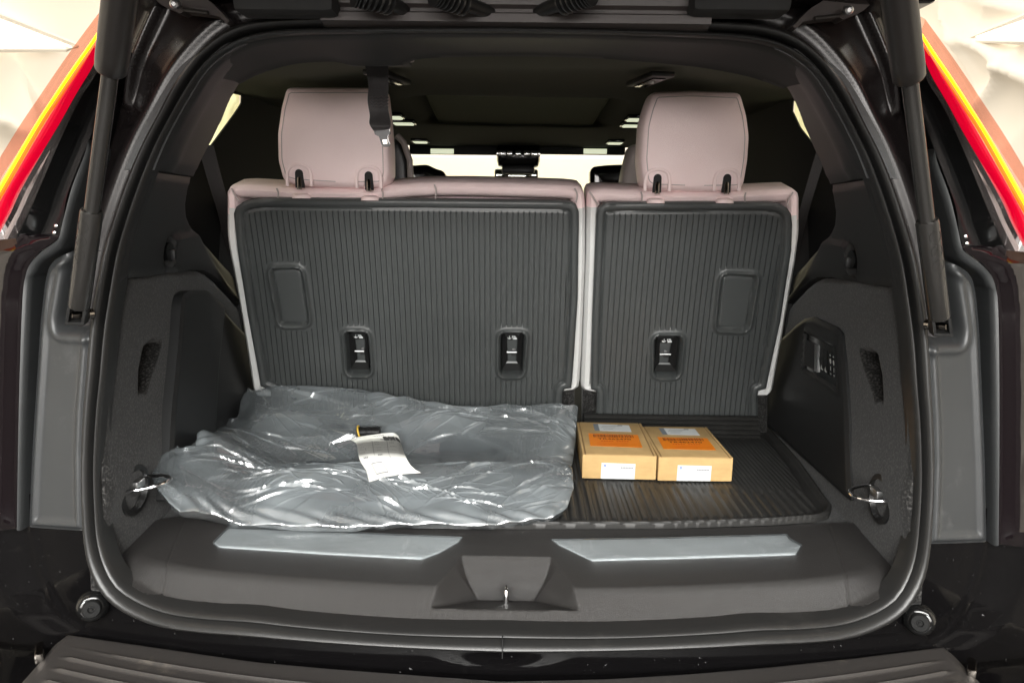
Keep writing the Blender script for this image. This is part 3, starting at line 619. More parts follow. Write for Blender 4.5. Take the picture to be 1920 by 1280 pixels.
# step pad on the bumper
PZ_ = lambda x, y, z: z - .735
tp = hits([(127, 1188), (300, 1213), (480, 1239), (620, 1252), (755, 1262), (942, 1276), (1140, 1271), (1290, 1262), (1440, 1249), (1600, 1232), (1768, 1211)], PZ_)[:, :2]
sp = hits([(1786, 1224), (1850, 1290), (70, 1275), (104, 1205)], PZ_)[:, :2]
P = np.vstack([tp, sp[:1], [(sp[1, 0] + .0, -.25), (sp[2, 0], -.25)], sp[3:]]); P = roundpoly(P, .006); f = polysdf(P)
def hpad(u, v, d):
    w_ = v + .02; r = np.abs(((w_ + 10) % .030) / .030 - .5) * 2
    return .004 + .004 * sm(.72, .95, r) * sm(-.035, -.05, d) - .006 * sm(-.008, 0, d)
sheet('step_pad', lin(P[:, 0].min(), P[:, 0].max(), .010), lin(-.42, .06, .0030), lambda u, v: f(u, v + .20 * u * u), hpad, lambda u, v, h: (u, v + .20 * u * u, .735 + h), 'pad', suv, .02, 50)
def hbump(u, v, d): a = np.abs(u); return -.03 * sm(-.10, 0, d) - .02 * sm(.95, 1.1, a) - .006 * sm(-.03, .02, polysdf(P)(u, v)) * 0
bp = polysdf([(-1.1, -.45), (1.1, -.45), (1.1, .16), (.80, .13), (.5, .06), (0, .0), (-.5, .06), (-.80, .13), (-1.1, .16)])
sheet('bumper', lin(-1.1, 1.1, .02), lin(-.45, .17, .012), bp, hbump, lambda u, v, h: (u, v, .728 + h), 'paint', suv, .25)
for side in (-1, 1):  # bright corner clips beside the pad
    q = hit(75, 1229, PZ_); q = q if side < 0 else mir(q, -1)
    MB().box(q + [0, 0, .006], (.014, .045, .02), [[.85, -side * .5, 0], [side * .5, .85, 0], [0, 0, 1]], .004).build('corner_clip', 'darkchrome', suv)

# ---- sill trim
bd = si_h[(si_h[:, 1] < .90)]; bdf = np.vstack([mir(bd[::-1], -1), bd[1:]]); bd3 = np.stack([bdf[:, 0], Jy(bdf[:, 0], bdf[:, 1]) + .004, bdf[:, 1]], 1)
ROWS = bd3[::1]
_gx = np.array([0, .014, .03, .050, .062, .10, .20, .30, .5]); _gy = np.array([0, .06, .30, .64, .76, .82, .95, 1., 1.])
_gt = np.linspace(0, .5, 400); _gs = np.interp(_gt, _gx, _gy); _kr = np.hanning(11); _kr /= _kr.sum(); _gs = np.convolve(np.pad(_gs, 5, 'reflect', reflect_type='odd'), _kr, 'valid')
ROWS = np.vstack([resample(bd3, 150), ])
def zsill(x, y):
    x = np.asarray(x, float); y = np.asarray(y, float); sh = x.shape; x = x.ravel(); y = y.ravel()
    D2 = (x[:, None] - ROWS[None, :, 0]) ** 2 + (y[:, None] - ROWS[None, :, 1]) ** 2; m_ = D2.min(1); W = np.exp(-(D2 - m_[:, None]) / .0022)
    Z0 = np.minimum((W * ROWS[None, :, 2]).sum(1) / W.sum(1), .862); g = np.interp(np.sqrt(m_), _gt, _gs)
    return (Z0 - .004 + (.868 - Z0 + .004) * g).reshape(sh)
FS = lambda x, y, z: z - zsill(x, y)
inner = hits([(300, 972), (330, 968), (420, 980), (560, 985), (700, 989), (960, 992), (1250, 991), (1450, 985), (1560, 980), (1610, 980)], lambda x, y, z: z - .868)[:, :2]
cl = lambda z, y: Xw(y, z)
Lc = [(-float(Xw(y, .87)) + .002, y) for y in np.linspace(.12, inner[0, 1] - .01, 6)]; Rc = [(-x, y) for x, y in Lc][::-1]
P = np.vstack([bd3[:, :2][(np.abs(bd3[:, 0]) < .70)], [(Rc[-1][0], Rc[-1][1])], Rc[::-1][::-1][:-1], inner[::-1], Lc[::-1]])
P = np.vstack([bd3[:, :2], Rc[::-1], inner[::-1], Lc[::-1]]); f = polysdf(P)
tz = hits([(868, 1041), (1031, 1041), (1091, 1145), (802, 1145)], FS)[:, :2]; tyc = tz[2:, 1].mean(); tyt = tz[:2, 1].mean(); zs_ = .793
bq = hits([(897, 1127), (999, 1125)], lambda x, y, z: z - zs_)[:, :2]; yb_ = bq[:, 1].mean(); uc = (tz[:, 0].mean()); wo0, wo1 = (tz[2, 0] - tz[3, 0]) / 2, (tz[1, 0] - tz[0, 0]) / 2; wi1 = (bq[1, 0] - bq[0, 0]) / 2
def hs_(u, v, d):
    z0 = zsill(u, v); a = np.abs(u - uc); wo = np.interp(v, [tyc, tyt], [wo0, wo1]); wi = np.interp(v, [tyc, yb_, tyt], [wo0 - .002, wi1, wi1 + .012]); zl = float(zsill(np.array([0.]), np.array([tyc]))[0])
    zf = np.interp(v, [tyc, yb_], [zl, zs_]); back = zs_ + (v - yb_) * (.869 - zs_) / (tyt - yb_); sidez = zf + (a - wi) / np.maximum(wo - wi, .003) * (z0 - zf)
    k = .0025; tgt = k * np.logaddexp(zf / k, np.logaddexp(back / k, sidez / k)); dz = z0 - tgt; dz = .0012 * np.logaddexp(0, dz / .0012); dz = np.where(a < wo0 + .03, dz, 0) * sm(tyc - .006, tyc + .001, v)
    seam_ = np.exp(-((np.abs(u) - .60 - .25 * (v - .1)) / .0018) ** 2) * .002 * (np.abs(u) > .5)
    return -dz - seam_
U = np.unique(np.r_[lin(-.76, .76, .007), lin(tz[3, 0] - .02, tz[2, 0] + .02, .0025), np.concatenate([s * np.linspace(.58, .66, 46) for s in (-1, 1)])])
sill = sheet('sill_trim', U, lin(-.01, P[:, 1].max(), .0032), f, hs_, lambda u, v, h: (u, v + .25 * h * 0, zsill(u, v) + h), 'sill', suv, .03, 50)
q = hit(949, 1136, lambda x, y, z: z - zs_) + np.array([0, 0, .002])
mb = MB(); mb.tube([q + [0, .012, -.01], q + [0, .012, .022], q + [0, .008, .031], q + [0, -.0, .034], q + [0, -.008, .031], q + [0, -.012, .022], q + [0, -.012, -.01]], .0042, 12); mb.build('striker', 'chrome', sill)
mb = MB(); mb.box(q + [0, 0, .0], (.022, .03, .003), None, .001); mb.build('striker_slot', 'black', sill)
for nm, px in (('l', [(399, 1019), (427, 990), (640, 999), (867, 1009), (862, 1016), (826, 1037), (792, 1050), (600, 1040), (408, 1027)]), ('r', [(1034, 1013), (1250, 1010), (1475, 1003), (1482, 1012), (1504, 1024), (1494, 1041), (1300, 1048), (1109, 1053), (1045, 1022)])):
    P = hits(px, FS)[:, :2]; f = polysdf(P)
    sp_ = sheet('scuff_plate', lin(P[:, 0].min(), P[:, 0].max(), .012), lin(P[:, 1].min(), P[:, 1].max(), .00115), lambda u, v: f(u, v) + .003, lambda u, v, d: .0035 - .002 * sm(-.003, 0, d) + .00022 * np.sin(v * 2 * math.pi / .0046), lambda u, v, h: (u, v, zsill(u, v) + h), 'alu', suv, .006)
    def hf(u, v, d):
        r = np.sin(u * 31 + 3 * np.sin(v * 40)) * .0009 + np.sin(u * 83 + v * 60) * .0005
        bands = sum(.0011 * np.exp(-((u - x_ - .1 * (v - .18)) / .0035) ** 2) for x_ in (P[:, 0].min() + .06, P[:, 0].max() - .10, P[:, 0].mean() - .05)); return .0050 + (r + bands) * sm(-.002, -.012, d) - .0012 * sm(-.003, 0, d)
    sheet('protective_film', lin(P[:, 0].min(), P[:, 0].max(), .003), lin(P[:, 1].min(), P[:, 1].max(), .003), f, hf, lambda u, v, h: (u, v, zsill(u, v) + h), 'scufffilm', sp_, .004)

# ---- cargo floor carpet
fp = polysdf([(-.74, .26), (.74, .26), (.80, 1.1), (-.80, 1.1)])
sheet('cargo_floor', lin(-.80, .80, .02), lin(.2, 1.1, .02), fp, None, lambda u, v, h: (u, v, .858 + h), 'carpet', suv, .02)

# ---- roof lining, interior shell, glass
ROOF = 1.785
def zroof(x, y): return ROOF + 0 * y + .02 * (np.abs(x) / .8) ** 4
sunpx = hits([(782, 191), (1160, 197), (1120, 243), (812, 237)], lambda x, y, z: z - 1.775)[:, :2]
sun = polysdf(roundpoly(sunpx, .06))
def hroof(u, v, d): s = sun(u, v); return .05 * sm(.05, -.06, s) - .02 * np.exp(-((v - .75) / .16) ** 2) * (np.abs(u) < .5) * sm(.5, .3, np.abs(u)) * -1
rf = polysdf([(-.52, .28), (.52, .28), (.80, .75), (.80, 2.9), (-.80, 2.9), (-.80, .75)])
hlr = sheet('headliner', lin(-.8, .8, .025), lin(.28, 3.05, .025), rf, hroof, lambda u, v, h: (u, v, zroof(u, v) + h), 'headliner', suv, 0, 180)
sp_f = polysdf(roundpoly(sunpx * [.93, 1] + [0, 0], .05))
sheet('sunroof_shade', lin(sunpx[:, 0].min(), sunpx[:, 0].max(), .03), lin(sunpx[:, 1].min(), sunpx[:, 1].max(), .03), sp_f, None, lambda u, v, h: (u, v, ROOF + .022 - .02 * (v - 1.0) + h), 'shade', suv, .004)
# side shells with the rear quarter window
for side in (-1, 1):
    wpx = [(425, 172), (456, 180), (453, 194), (440, 214), (389, 283), (372, 306), (355, 325), (352, 300), (385, 240)] if side < 0 else [(1495, 186), (1482, 192), (1483, 204), (1500, 240), (1538, 287), (1550, 300), (1545, 270), (1515, 205)]
    SX = lambda x, y, z: side * x - (.86 - .12 * np.maximum(0, z - 1.3))
    wp = hits(wpx, SX)[:, 1:]; wf = polysdf(wp); out = polysdf([(.35, .5), (3.3, .5), (3.3, 1.3), (2.9, 1.83), (1.0, 1.83), (.45, 1.45)])
    fn = lambda u, v: np.maximum(out(u, v), -wf(u, v))
    mp = lambda u, v, h: (side * (.86 - .12 * np.maximum(0, v - 1.3) - h), u, v)
    sheet('side_shell', lin(.35, 3.3, .02), lin(.5, 1.84, .015), fn, None, mp, 'shell', suv, .004)
    P = np.array([(wp[:, 0].min() - .05, wp[:, 1].min() - .05), (wp[:, 0].max() + .05, wp[:, 1].max() + .05)])
    y0, z0, y1, z1 = P[0, 0], P[0, 1], P[1, 0], P[1, 1]
    quad('quarter_window', [(side * (.89 - .12 * max(0, z - 1.3)), y, z) for y, z in ((y0, z0), (y1, z0), (y1, z1), (y0, z1))], 'sideglass', suv)
for s_ in (-1, 1): MB().box((s_ * .835, 1.06, 1.14), (.07, .02, .70), None, .004).build('light_blocker', 'shell', suv)  # unseen dark blocks added to keep cabin light off the trims
quad('windscreen', [(-.72, 3.75, 1.15), (.72, 3.75, 1.15), (.66, 3.06, 1.74), (-.66, 3.06, 1.74)], 'winglass', suv)
mb = MB(); mb.box((0, 1.7, .80), (1.72, 1.4, .04)); mb.box((0, 3.2, .9), (1.72, 1.0, .5)); mb.build('cabin_floor', 'shell', suv)
mb = MB(); mb.box((0, 1.75, 1.87), (1.5, 2.9, .03), None, .01); mb.build('roof', 'maroon', suv)
mb = MB(); mb.box((0, 3.72, 1.0), (1.6, .3, .4), None, .03); mb.build('dashboard', 'shell', suv)
for s_ in (-1, 1): MB().tube([(s_ * .70, 3.06, 1.76), (s_ * .80, 3.8, 1.1)], .06, 8).build('windscreen_pillar', 'shell', suv)
# roof lamps
RZp = lambda x, y, z: z - zroof(x, y)
def rooflamp(px, sx, sy, nm='roof_lamp'):
    c = hit(*px, RZp); c[2] -= .004
    o = MB().box(c, (sx, sy, .014), None, .004).build(nm, 'gloss', suv); MB().box(c - [0, .004, .008], (sx * .8, sy * .62, .008), None, .003).build('lens', 'lens', o); return o
for px, sx, sy in (((742, 214), .05, .10), ((757, 226), .085, .09), ((788, 262), .075, .12), ((1188, 218), .05, .10), ((1186, 230), .085, .09), ((1153, 264), .075, .12)): rooflamp(px, sx, sy)
# third row roof vents
for px, s in (((1218, 144), 1), ((727, 140), -1)):
    c = hit(*px, RZp); ax = np.array([[.97, .22 * s, 0], [-.22 * s, .97, 0], [0, 0, 1]])
    o = MB().box(c - [0, 0, .006], (.055, .16, .012), ax, .005).build('roof_vent', 'black', suv); MB().box(c - [0, 0, .012], (.030, .12, .006), ax, .002).build('vent_slot', 'gloss', o)
    MB().lathe(c - [0, .02, .014], (0, 0, -1), [(.007, 0), (.007, .004), (.0, .006)], 12).build('vent_button', 'steel', o)
# sun visors, console, mirror
for x0, x1 in ((768, 940), (1006, 1172)):
    a = hit(x0, 283, lambda x, y, z: y - 2.86); b = hit(x1, 283, lambda x, y, z: y - 2.86); c = (a + b) / 2
    o = MB().box(c + [0, .0, .012], (abs(b[0] - a[0]), .03, .064), None, .01).build('sun_visor', 'header', suv)
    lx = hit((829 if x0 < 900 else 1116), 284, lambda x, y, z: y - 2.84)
    MB().box(lx - [0, .0, 0], (.12, .004, .026), None, .001).build('glowing_sticker', 'lens', o)  # sticker borrows the glowing lens material, so its brightness is emitted
c = hit(972, 292, lambda x, y, z: y - 2.85)
co = MB().box(c, (.22, .2, .12), None, .03).build('overhead_console', 'gloss', suv)
for k, wd in ((-2, .05), (-1, .03), (0, .03), (1, .03), (2, .05)): MB().box(c + [k * .043, -.105, .005], (wd, .012, .03), None, .004).build('console_button', 'chrome', co)
MB().box(c + [0, .0, -.075], (.17, .10, .035), None, .012).build('console_pod', 'black', co)
c = hit(968, 329, lambda x, y, z: y - 3.0)
mo = MB().box(c, (.235, .03, .068), None, .014).build('rear_mirror', 'black', suv); MB().box(c - [0, .016, 0], (.215, .004, .054), None, .001).build('mirror_glass', 'mirrorglass', mo)

# ---- open tailgate overhead, hinges and hoses
gate = MB()
prof = [(.06, 1.842), (-.10, 1.852), (-.5, 1.858), (-.98, 1.862), (-1.02, 1.90), (-.98, 1.95), (-.5, 2.0), (.05, 1.985), (.12, 1.93), (.10, 1.86)]
xs = np.array([-.86, -.84, -.5, 0, .5, .84, .86]); ins = np.array([.94, 1, 1, 1, 1, 1, .94])
R_ = []
pc = np.mean(prof, 0)
for x, k in zip(xs, ins): R_.append([(x, pc[0] + (y - pc[0]) * k, pc[1] + (z - pc[1]) * k) for y, z in prof + prof[:1]])
R_ = np.array(R_); fc = grid_faces(len(xs), len(prof) + 1)
n_ = len(prof) + 1; fc += [tuple(range(n_ - 1)), tuple((len(xs) - 1) * n_ + k for k in range(n_ - 1))[::-1]]
tg = mesh('tailgate', R_.reshape(-1, 3), fc, 'maroon', suv, 40)
TGY = lambda x, y, z: y - .09
a = hit(600, 14, TGY); b = hit(1335, 22, TGY)
mb = MB()
rows = [];
for t in np.linspace(0, 1, 12):
    p = a * (1 - t) + b * t; rows.append([p + [0, .03, -.022], p + [0, .0, -.018], p + [0, 0, -.006], p + [0, .006, -.003], p + [0, .006, .002], p + [0, -.004, .006], p + [0, -.006, .03], p + [0, -.03, .08]])
loft('gate_trim', np.array(rows), 'gatetrim', tg, 30)
for px0, px1, w_ in ((452, 636, 1), (1290, 1470, -1)):
    a = hit(px0, 10, TGY); b = hit(px1, 10, TGY); c = (a + b) / 2 + [0, -.01, .02]
    hb_ = MB().box(c, (abs(b[0] - a[0]), .06, .075), None, .01).build('hinge_cover', 'shell', tg)
    cc = c + np.array([-.01 * w_, -.032, -.02]); mbx = MB(); wd = abs(b[0] - a[0]) * .76
    mbx.tube([cc + [-wd / 2, 0, .05], cc + [-wd / 2, 0, .012], cc + [-wd / 2 + .008, 0, 0], cc + [wd / 2 - .008, 0, 0], cc + [wd / 2, 0, .012], cc + [wd / 2, 0, .05]], .0018, 8); mbx.build('cover_rim', 'darkchrome', hb_)
for p0, p1, p2 in (((664, -12), (722, 2), (768, 24)), ((815, -14), (862, 4), (928, 26)), ((1108, -14), (1062, 2), (1000, 26))):
    A, B, C = hit(*p0, J(-.10)), hit(*p1, J(-.07)), hit(*p2, J(-.01)); path = catmull(np.array([A, B, C]), 40); n = len(path); r = np.full(n, .013); half = n // 2
    k = np.arange(n); r[:half + 6] = .0155 + .0035 * np.where((k[:half + 6] // 3) % 2 == 0, 1, -1); r[half + 6:] = np.linspace(.0115, .008, n - half - 6)
    MB().tube(path, r, 16).build('wiring_hose', 'hose', tg)
for side in (-1, 1):
    pa = hits([(280, -12), (300, 8), (338, 26), (346, 21), (392, 27), (412, 32), (424, 45), (430, 40), (412, 20), (395, 4), (370, -12)], J(-.03)); pa = pa if side < 0 else mir(pa, -1); n_ = len(pa)
    hg = mesh('gate_hinge', np.vstack([pa, pa + [0, .03, 0]]), [tuple(range(n_)), tuple(range(n_, 2 * n_))[::-1]] + [(k, (k + 1) % n_, n_ + (k + 1) % n_, n_ + k) for k in range(n_)], 'gatetrim', suv, 30)
    lp_ = hits([(345, 19), (368, 22), (390, 25)], J(-.034)); lp_ = lp_ if side < 0 else mir(lp_, -1); MB().tube(lp_, .0035, 8).build('hinge_lip', 'sleeve', hg)
    b = hit(327, 8, J(-.055)); b = b if side < 0 else mir(b, -1)
    MB().lathe(b, (0, -1, -.2), [(.0065, -.01), (.0065, .003), (.004, .005), (.003, .003), (0, .003)], 14).build('bolt', 'steel', hg)
mb = MB(); mb.box((0, .17, 1.845), (1.25, .10, .07), None, .015); mb.build('roof_rear_edge', 'jambpaint', suv)

# ================================================================== THIRD ROW SEATS
def Sy(z): return .93 - (np.asarray(z, float) - .865) * .2 + .016 * (1 - ((np.asarray(z, float) - 1.18) / .34) ** 2)
def S_(off=0.): return lambda x, y, z: y - Sy(z) - off
def Smap(off=0.):
    def f(u, v, h): h = np.asarray(h, float); return u + 0 * h, Sy(v) + off - .98 * h, v - .196 * h
    return f
def sp2(px, off=0.): P = hits(px, S_(off)); return np.stack([P[:, 0], P[:, 2]], 1)
PITCHG = .0143
def seat(name, label, panelpx, coverpx, wins, plate, flapx, headpx, posts, seams, group):
    po = sp2(panelpx); t = thing(name, label, 'seat', group, (float(po[:, 0].mean()), .95, .862))
    # upholstered back behind the panel
    co_ = resample(roundpoly(sp2(coverpx, .01), .012), 160, True)
    cu = puffy('cushion', co_, [(.040, .075), (.032, .020), (.022, .008), (.010, .006), (.002, .016), (0, .035), (0, .12), (.02, .15)], Smap(.0), 'leather', t, 0, 40)
    cu.data.materials.append(MT['felt'])
    c0 = np.array(t.location)
    for p in cu.data.polygons:
        c = p.center + Vector(c0); e = 1.47 if abs(c.x) > .6 else 1.488
        if c.z < e: p.material_index = 1
    # ribbed panel
    P = roundpoly(po, [.06, .0, .0, .06] + [.004] * (len(po) - 4)) if False else po
    f = polysdf(P); wf = [polysdf(roundpoly(sp2(q), .020)) for q in wins]; pf = polysdf(roundpoly(sp2(plate), .02))
    x0, x1, z0, z1 = P[:, 0].min(), P[:, 0].max(), P[:, 1].min(), P[:, 1].max()
    g = np.arange(math.floor(x0 / PITCHG), math.ceil(x1 / PITCHG) + 1) * PITCHG
    U = np.unique(np.concatenate([g + o for o in (-.0019, -.0008, .0008, .0019, -PITCHG / 2, -PITCHG / 4, PITCHG / 4)])); U = U[(U > x0 - .008) & (U < x1 + .008)]
    V = lin(z0 - .004, z1 + .004, .0036)
    def h(u, v, d):
        w_ = np.minimum.reduce([q(u, v) for q in wf] + [pf(u, v)]); wm = np.minimum.reduce([q(u, v) for q in wf])
        k = np.abs(((u / PITCHG + .5) % 1) - .5) * PITCHG; gr = sm(.0018, .0009, k) * sm(-.030, -.034, d) * sm(.016, .021, w_)
        r = -.004 * gr + .003 * sm(-.026, -.014, d) - .005 * np.exp(-((d + .022) / .0035) ** 2) - .005 * sm(-.006, 0, d)
        r += .0075 * np.exp(-((w_ - .0035) / .0050) ** 2) - .045 * sm(-.002, -.009, wm) - .003 * sm(-.003, -.007, pf(u, v)) * 1 - .003 * np.exp(-((pf(u, v) + .007) / .002) ** 2)
        return r + .006
    sheet('back_panel', U, V, f, h, Smap(-.002), 'panel', t, .02, 40)
    # child seat anchors in the windows
    for q in wins:
        c = sp2(q).mean(0); w_ = np.ptp(sp2(q)[:, 0]) * .36; hh = np.ptp(sp2(q)[:, 1]) * .5 - .012
        F = lambda a, b, d: np.array([float(c[0] + a), float(Sy(c[1] + b)) - .98 * d, float(c[1] + b - .196 * d)])
        def wedge(pts): # list of (a,b,d)
            return [F(*p) for p in pts]
        an = MB()
        for s in (-1, 1):  # sloping side cheeks
            A = [(s * w_, hh, -.010), (s * w_, -hh, -.010), (s * w_ * .42, -hh * .8, -.030), (s * w_ * .55, hh * .55, -.030), (s * w_, hh, -.036), (s * w_, -hh, -.036)]
            an.add(wedge(A), [(0, 1, 2, 3), (0, 3, 4), (1, 5, 2), (2, 5, 4, 3)])
        A = [(-w_, -hh, -.006), (w_, -hh, -.006), (w_ * .7, -hh * .72, -.022), (-w_ * .7, -hh * .72, -.022)]; an.add(wedge(A), [(0, 1, 2, 3)])
        B = [(-w_ * .8, hh, -.008), (w_ * .8, hh, -.008), (w_ * .6, hh * .58, -.022), (-w_ * .6, hh * .58, -.022)]; an.add(wedge(B), [(0, 1, 2, 3)])
        a = an.build('tether_anchor', 'black', t, 20)
        MB().tube([F(-w_ * .55, -.004, -.018), F(w_ * .5, -.004, -.018)], .0028, 10).build('anchor_bar', 'steel', a)
        A = [(-w_ * .62, -hh * .70, -.019), (w_ * .62, -hh * .70, -.019), (w_ * .50, -hh * .62, -.022), (-w_ * .50, -hh * .62, -.022)]; mesh('lower_edge', wedge(A), [(0, 1, 2, 3)], 'steel', a, 0)
        MB().box(F(.004, -hh * .2, -.034), (w_ * .45, .006, hh * .42), None, .002).build('latch_block', 'black', a)
        pr = Print(); k = w_ * .5
        pr.rect(-k * .62, -k * .3, -k * .52, k * .55); pr.poly([(-k * 1.0, -.0), (-k * .9, -k * .3), (-k * .57, -k * .5), (-k * .57, -k * .32), (-k * .8, -k * .15)]); pr.poly([(-k * .14, 0), (-k * .24, -k * .3), (-k * .57, -k * .5), (-k * .57, -k * .32), (-k * .34, -k * .15)])
        pr.poly([(-k * .1, k * .6), (k * .1, -k * .25), (k * .25, -k * .25), (k * .05, k * .6)]); pr.poly([(k * .1, -k * .5), (k * .9, -k * .5), (k * 1.0, -k * .3), (k * .9, -k * .1), (k * .35, -k * .1), (k * .2, -k * .28)]); pr.poly([(k * .25, k * .1), (k * .75, k * .02), (k * .75, k * .2), (k * .25, k * .5)])
        def pm(a_, b_): t_ = .5; return F(a_, hh * .79 + b_ * 1.0, -.0135 + b_ * .35)
        pr.build('anchor_symbol', 'whiteink', a, pm)
    MB().box(((co_[:, 0].min() + co_[:, 0].max()) / 2, .955, .925), (np.ptp(co_[:, 0]) - .03, .03, .125), [[1, 0, 0], [0, .98, -.196], [0, .196, .98]][0:3], .004).build('lower_carpet', 'carpet', t)
    # hinge flap of horizontal ribs at the foot
    rows = []; ys = []
    for k in range(5):
        for a_ in (0, .3, .5, .7, 1.): ys.append((k + a_) * .0115)
    for x in np.linspace(flapx[0], flapx[1], 12): rows.append([(x, .895 - y_ * .35, .925 - y_ * .95 + 0) for y_ in [0]] + [(x, .900 - .012 * abs(math.sin(math.pi * (y_ / .0115))) - y_ * .55, .922 - y_) for y_ in ys])
    loft('hinge_flap', np.array(rows), 'mat_rubber', t, 50)
    # headrest
    hr_y = lambda x, y, z: y - (.790 - (z - 1.56) * .16)
    H = hits(headpx, hr_y); hp2 = resample(roundpoly(np.stack([H[:, 0], H[:, 2]], 1), [.010] * len(headpx)), 120, True)
    hm = lambda u, v, h_: (u, .790 - (v - 1.56) * .16 - h_, v)
    hd = puffy('headrest', hp2, [(.014, .003), (.004, .0065), (.0, .018), (-.004, .04), (-.004, .085), (.004, .11), (.03, .125)], hm, 'leather', t, .006, 70)
    rg = resample(offset_ring(hp2, -.013), 120, True); zb_ = np.percentile(rg[:, 1], 4) + .02; k0 = np.argmin(rg[:, 1]); rg = np.roll(rg, -k0, 0); q = np.stack(hm(rg[:, 0], rg[:, 1], np.full(len(rg), -.0035)), 1); q = q[3:-3]; MB().tube(q, .0013, 6).build('stitched_seam', 'leathershade', hd)
    for px in posts:
        p = hit(*px, hr_y); yb = p[1]
        # moulded boss with slot
        bz = p[2] + .006; U_ = [(-.030, -.022), (-.030, .006), (-.022, .024), (0, .031), (.022, .024), (.030, .006), (.030, -.022)]
        arcp = catmull(np.array([(p[0] + a_, yb - .004 + .0, bz + b_) for a_, b_ in U_]), 5); MB().tube(arcp, .0045, 8).build('slot_boss', 'leather', hd)
        sl = [(math.cos(t_) * .0095, math.sin(t_) * .0095 + .010) for t_ in np.linspace(0, math.pi, 8)] + [(-.0095, -.026), (.0095, -.026)]
        V = [(p[0] + a_, yb - .0065, bz + b_) for a_, b_ in sl] + [(p[0] + a_, yb + .01, bz + b_) for a_, b_ in sl]; n = len(sl)
        mesh('post_slot', V, [tuple(range(n))] + [(k, (k + 1) % n, n + (k + 1) % n, n + k) for k in range(n)], 'shell', hd, 0)
        MB().lathe((p[0], yb - .006, bz - .030), (0, .12, 1), [(.0066, 0), (.0066, .026), (.004, .031), (0, .032)], 16).build('post', 'darkchrome', hd)
        MB().lathe((p[0], yb + .012, bz - .052), (0, 0, 1), [(.024, 0), (.022, .008), (.014, .013), (0, .014)], 20).build('post_collar', 'leather', hd)
    for px in seams:
        pts = hits(px, S_(-.008)); MB().tube(catmull(pts, 5) + np.array([0, .0075, 0]), .0021, 6).build('seam', 'leathershade', cu)
    return t
topL = [(424, 358), (428, 351), (454, 349), (516, 353), (554, 356), (640, 357), (704, 356), (729, 351), (770, 347), (813, 345), (880, 345), (960, 347), (1060, 350), (1088, 353), (1096, 362)]
coverL = topL + [(1099, 400), (1098, 500), (1092, 650), (1087, 728), (1078, 735), (1000, 745), (560, 745), (484, 748), (474, 740), (452, 600), (428, 470), (424, 440)]
panL = [(440, 400), (445, 387), (458, 378), (480, 373), (520, 371), (775, 373), (1050, 376), (1070, 378), (1080, 384), (1085, 396), (1085, 430), (1083, 560), (1075, 680), (1071, 726), (1058, 728), (1054, 735), (1052, 825), (515, 822), (509, 731), (504, 728), (490, 722), (466, 590), (447, 470)]
seatL = seat('rear_seat', 'wide left section of the rear bench, grey ribbed back with two anchor slots', panL, coverL,
     [[(645, 619), (692, 619), (698, 701), (652, 701)], [(936, 621), (987, 621), (981, 703), (936, 703)]], [(507, 501), (568, 501), (583, 608), (526, 609)], (-.68, .15),
     [(534, 163), (690, 163), (716, 166), (722, 220), (727, 280), (728, 330), (719, 350), (640, 351), (554, 346), (528, 338), (518, 300), (517, 250), (524, 200)], [(562, 337), (692, 341)],
     [[(517, 353), (520, 362), (519, 371)], [(715, 354), (717, 364), (716, 374)], [(814, 346), (817, 358), (816, 372)], [(432, 353), (437, 364), (447, 378)], [(1078, 353), (1083, 365), (1080, 380)]], 'folding rear bench sections')
topR = [(1101, 366), (1106, 359), (1130, 357), (1200, 360), (1251, 363), (1330, 363), (1395, 361), (1440, 359), (1490, 357), (1497, 360), (1500, 370)]
coverR = topR + [(1500, 440), (1492, 500), (1471, 620), (1450, 735), (1441, 746), (1300, 748), (1150, 745), (1096, 736), (1089, 730), (1093, 640), (1099, 480)]
panR = [(1118, 402), (1121, 390), (1132, 381), (1150, 379), (1300, 378), (1440, 379), (1460, 382), (1474, 389), (1482, 402), (1484, 420), (1482, 470), (1462, 600), (1435, 727), (1421, 731), (1419, 740), (1421, 822), (1117, 820), (1119, 735), (1117, 731), (1108, 728), (1110, 600), (1114, 500)]
seatR = seat('rear_seat', 'narrow right section of the rear bench, grey ribbed back with one anchor slot', panR, coverR,
     [[(1225, 627), (1280, 627), (1272, 705), (1224, 705)]], [(1351, 512), (1419, 514), (1401, 619), (1340, 617)], (.205, .69),
     [(1227, 172), (1300, 169), (1391, 173), (1403, 215), (1408, 255), (1405, 300), (1397, 348), (1385, 357), (1300, 358), (1222, 355), (1208, 345), (1203, 300), (1207, 235), (1216, 200)], [(1232, 346), (1362, 346)],
     [[(1203, 360), (1205, 368), (1204, 378)], [(1400, 361), (1398, 370), (1399, 380)], [(1106, 360), (1113, 370), (1122, 384)], [(1489, 360), (1481, 374), (1478, 386)]], 'folding rear bench sections')
for t in (seatL, seatR): pass

# dark carpet gusset between the two sections
# ---- second row seats and screens ahead
def backseat(name, label, px, ydist, depth, m, cat='seat', group=None, r=.03):
    H = hits(px, lambda x, y, z: y - ydist); P = resample(roundpoly(np.stack([H[:, 0], H[:, 2]], 1), r), 60, True)
    t = thing(name, label, cat, group, (float(P[:, 0].mean()), ydist, .85))
    puffy('headrest' if cat == 'seat' else 'screen', P, [(.02, .0), (.004, .006), (0, .03), (0, depth - .02), (.02, depth)], lambda u, v, h: (u, ydist - h, v), m, t, .004, 60)
    return t
b1 = backseat('middle_seat', 'blush leather seat half hidden behind the right rear headrest', [(1183, 272), (1196, 268), (1330, 268), (1345, 290), (1350, 420), (1160, 420), (1168, 330)], 1.35, .12, 'leathershade', 'seat', 'middle row seats')
b2 = backseat('middle_seat', 'dark seat with a blush edge right of the left rear headrest', [(640, 262), (742, 258), (755, 268), (766, 300), (772, 420), (620, 420)], 1.35, .12, 'black', 'seat', 'middle row seats')
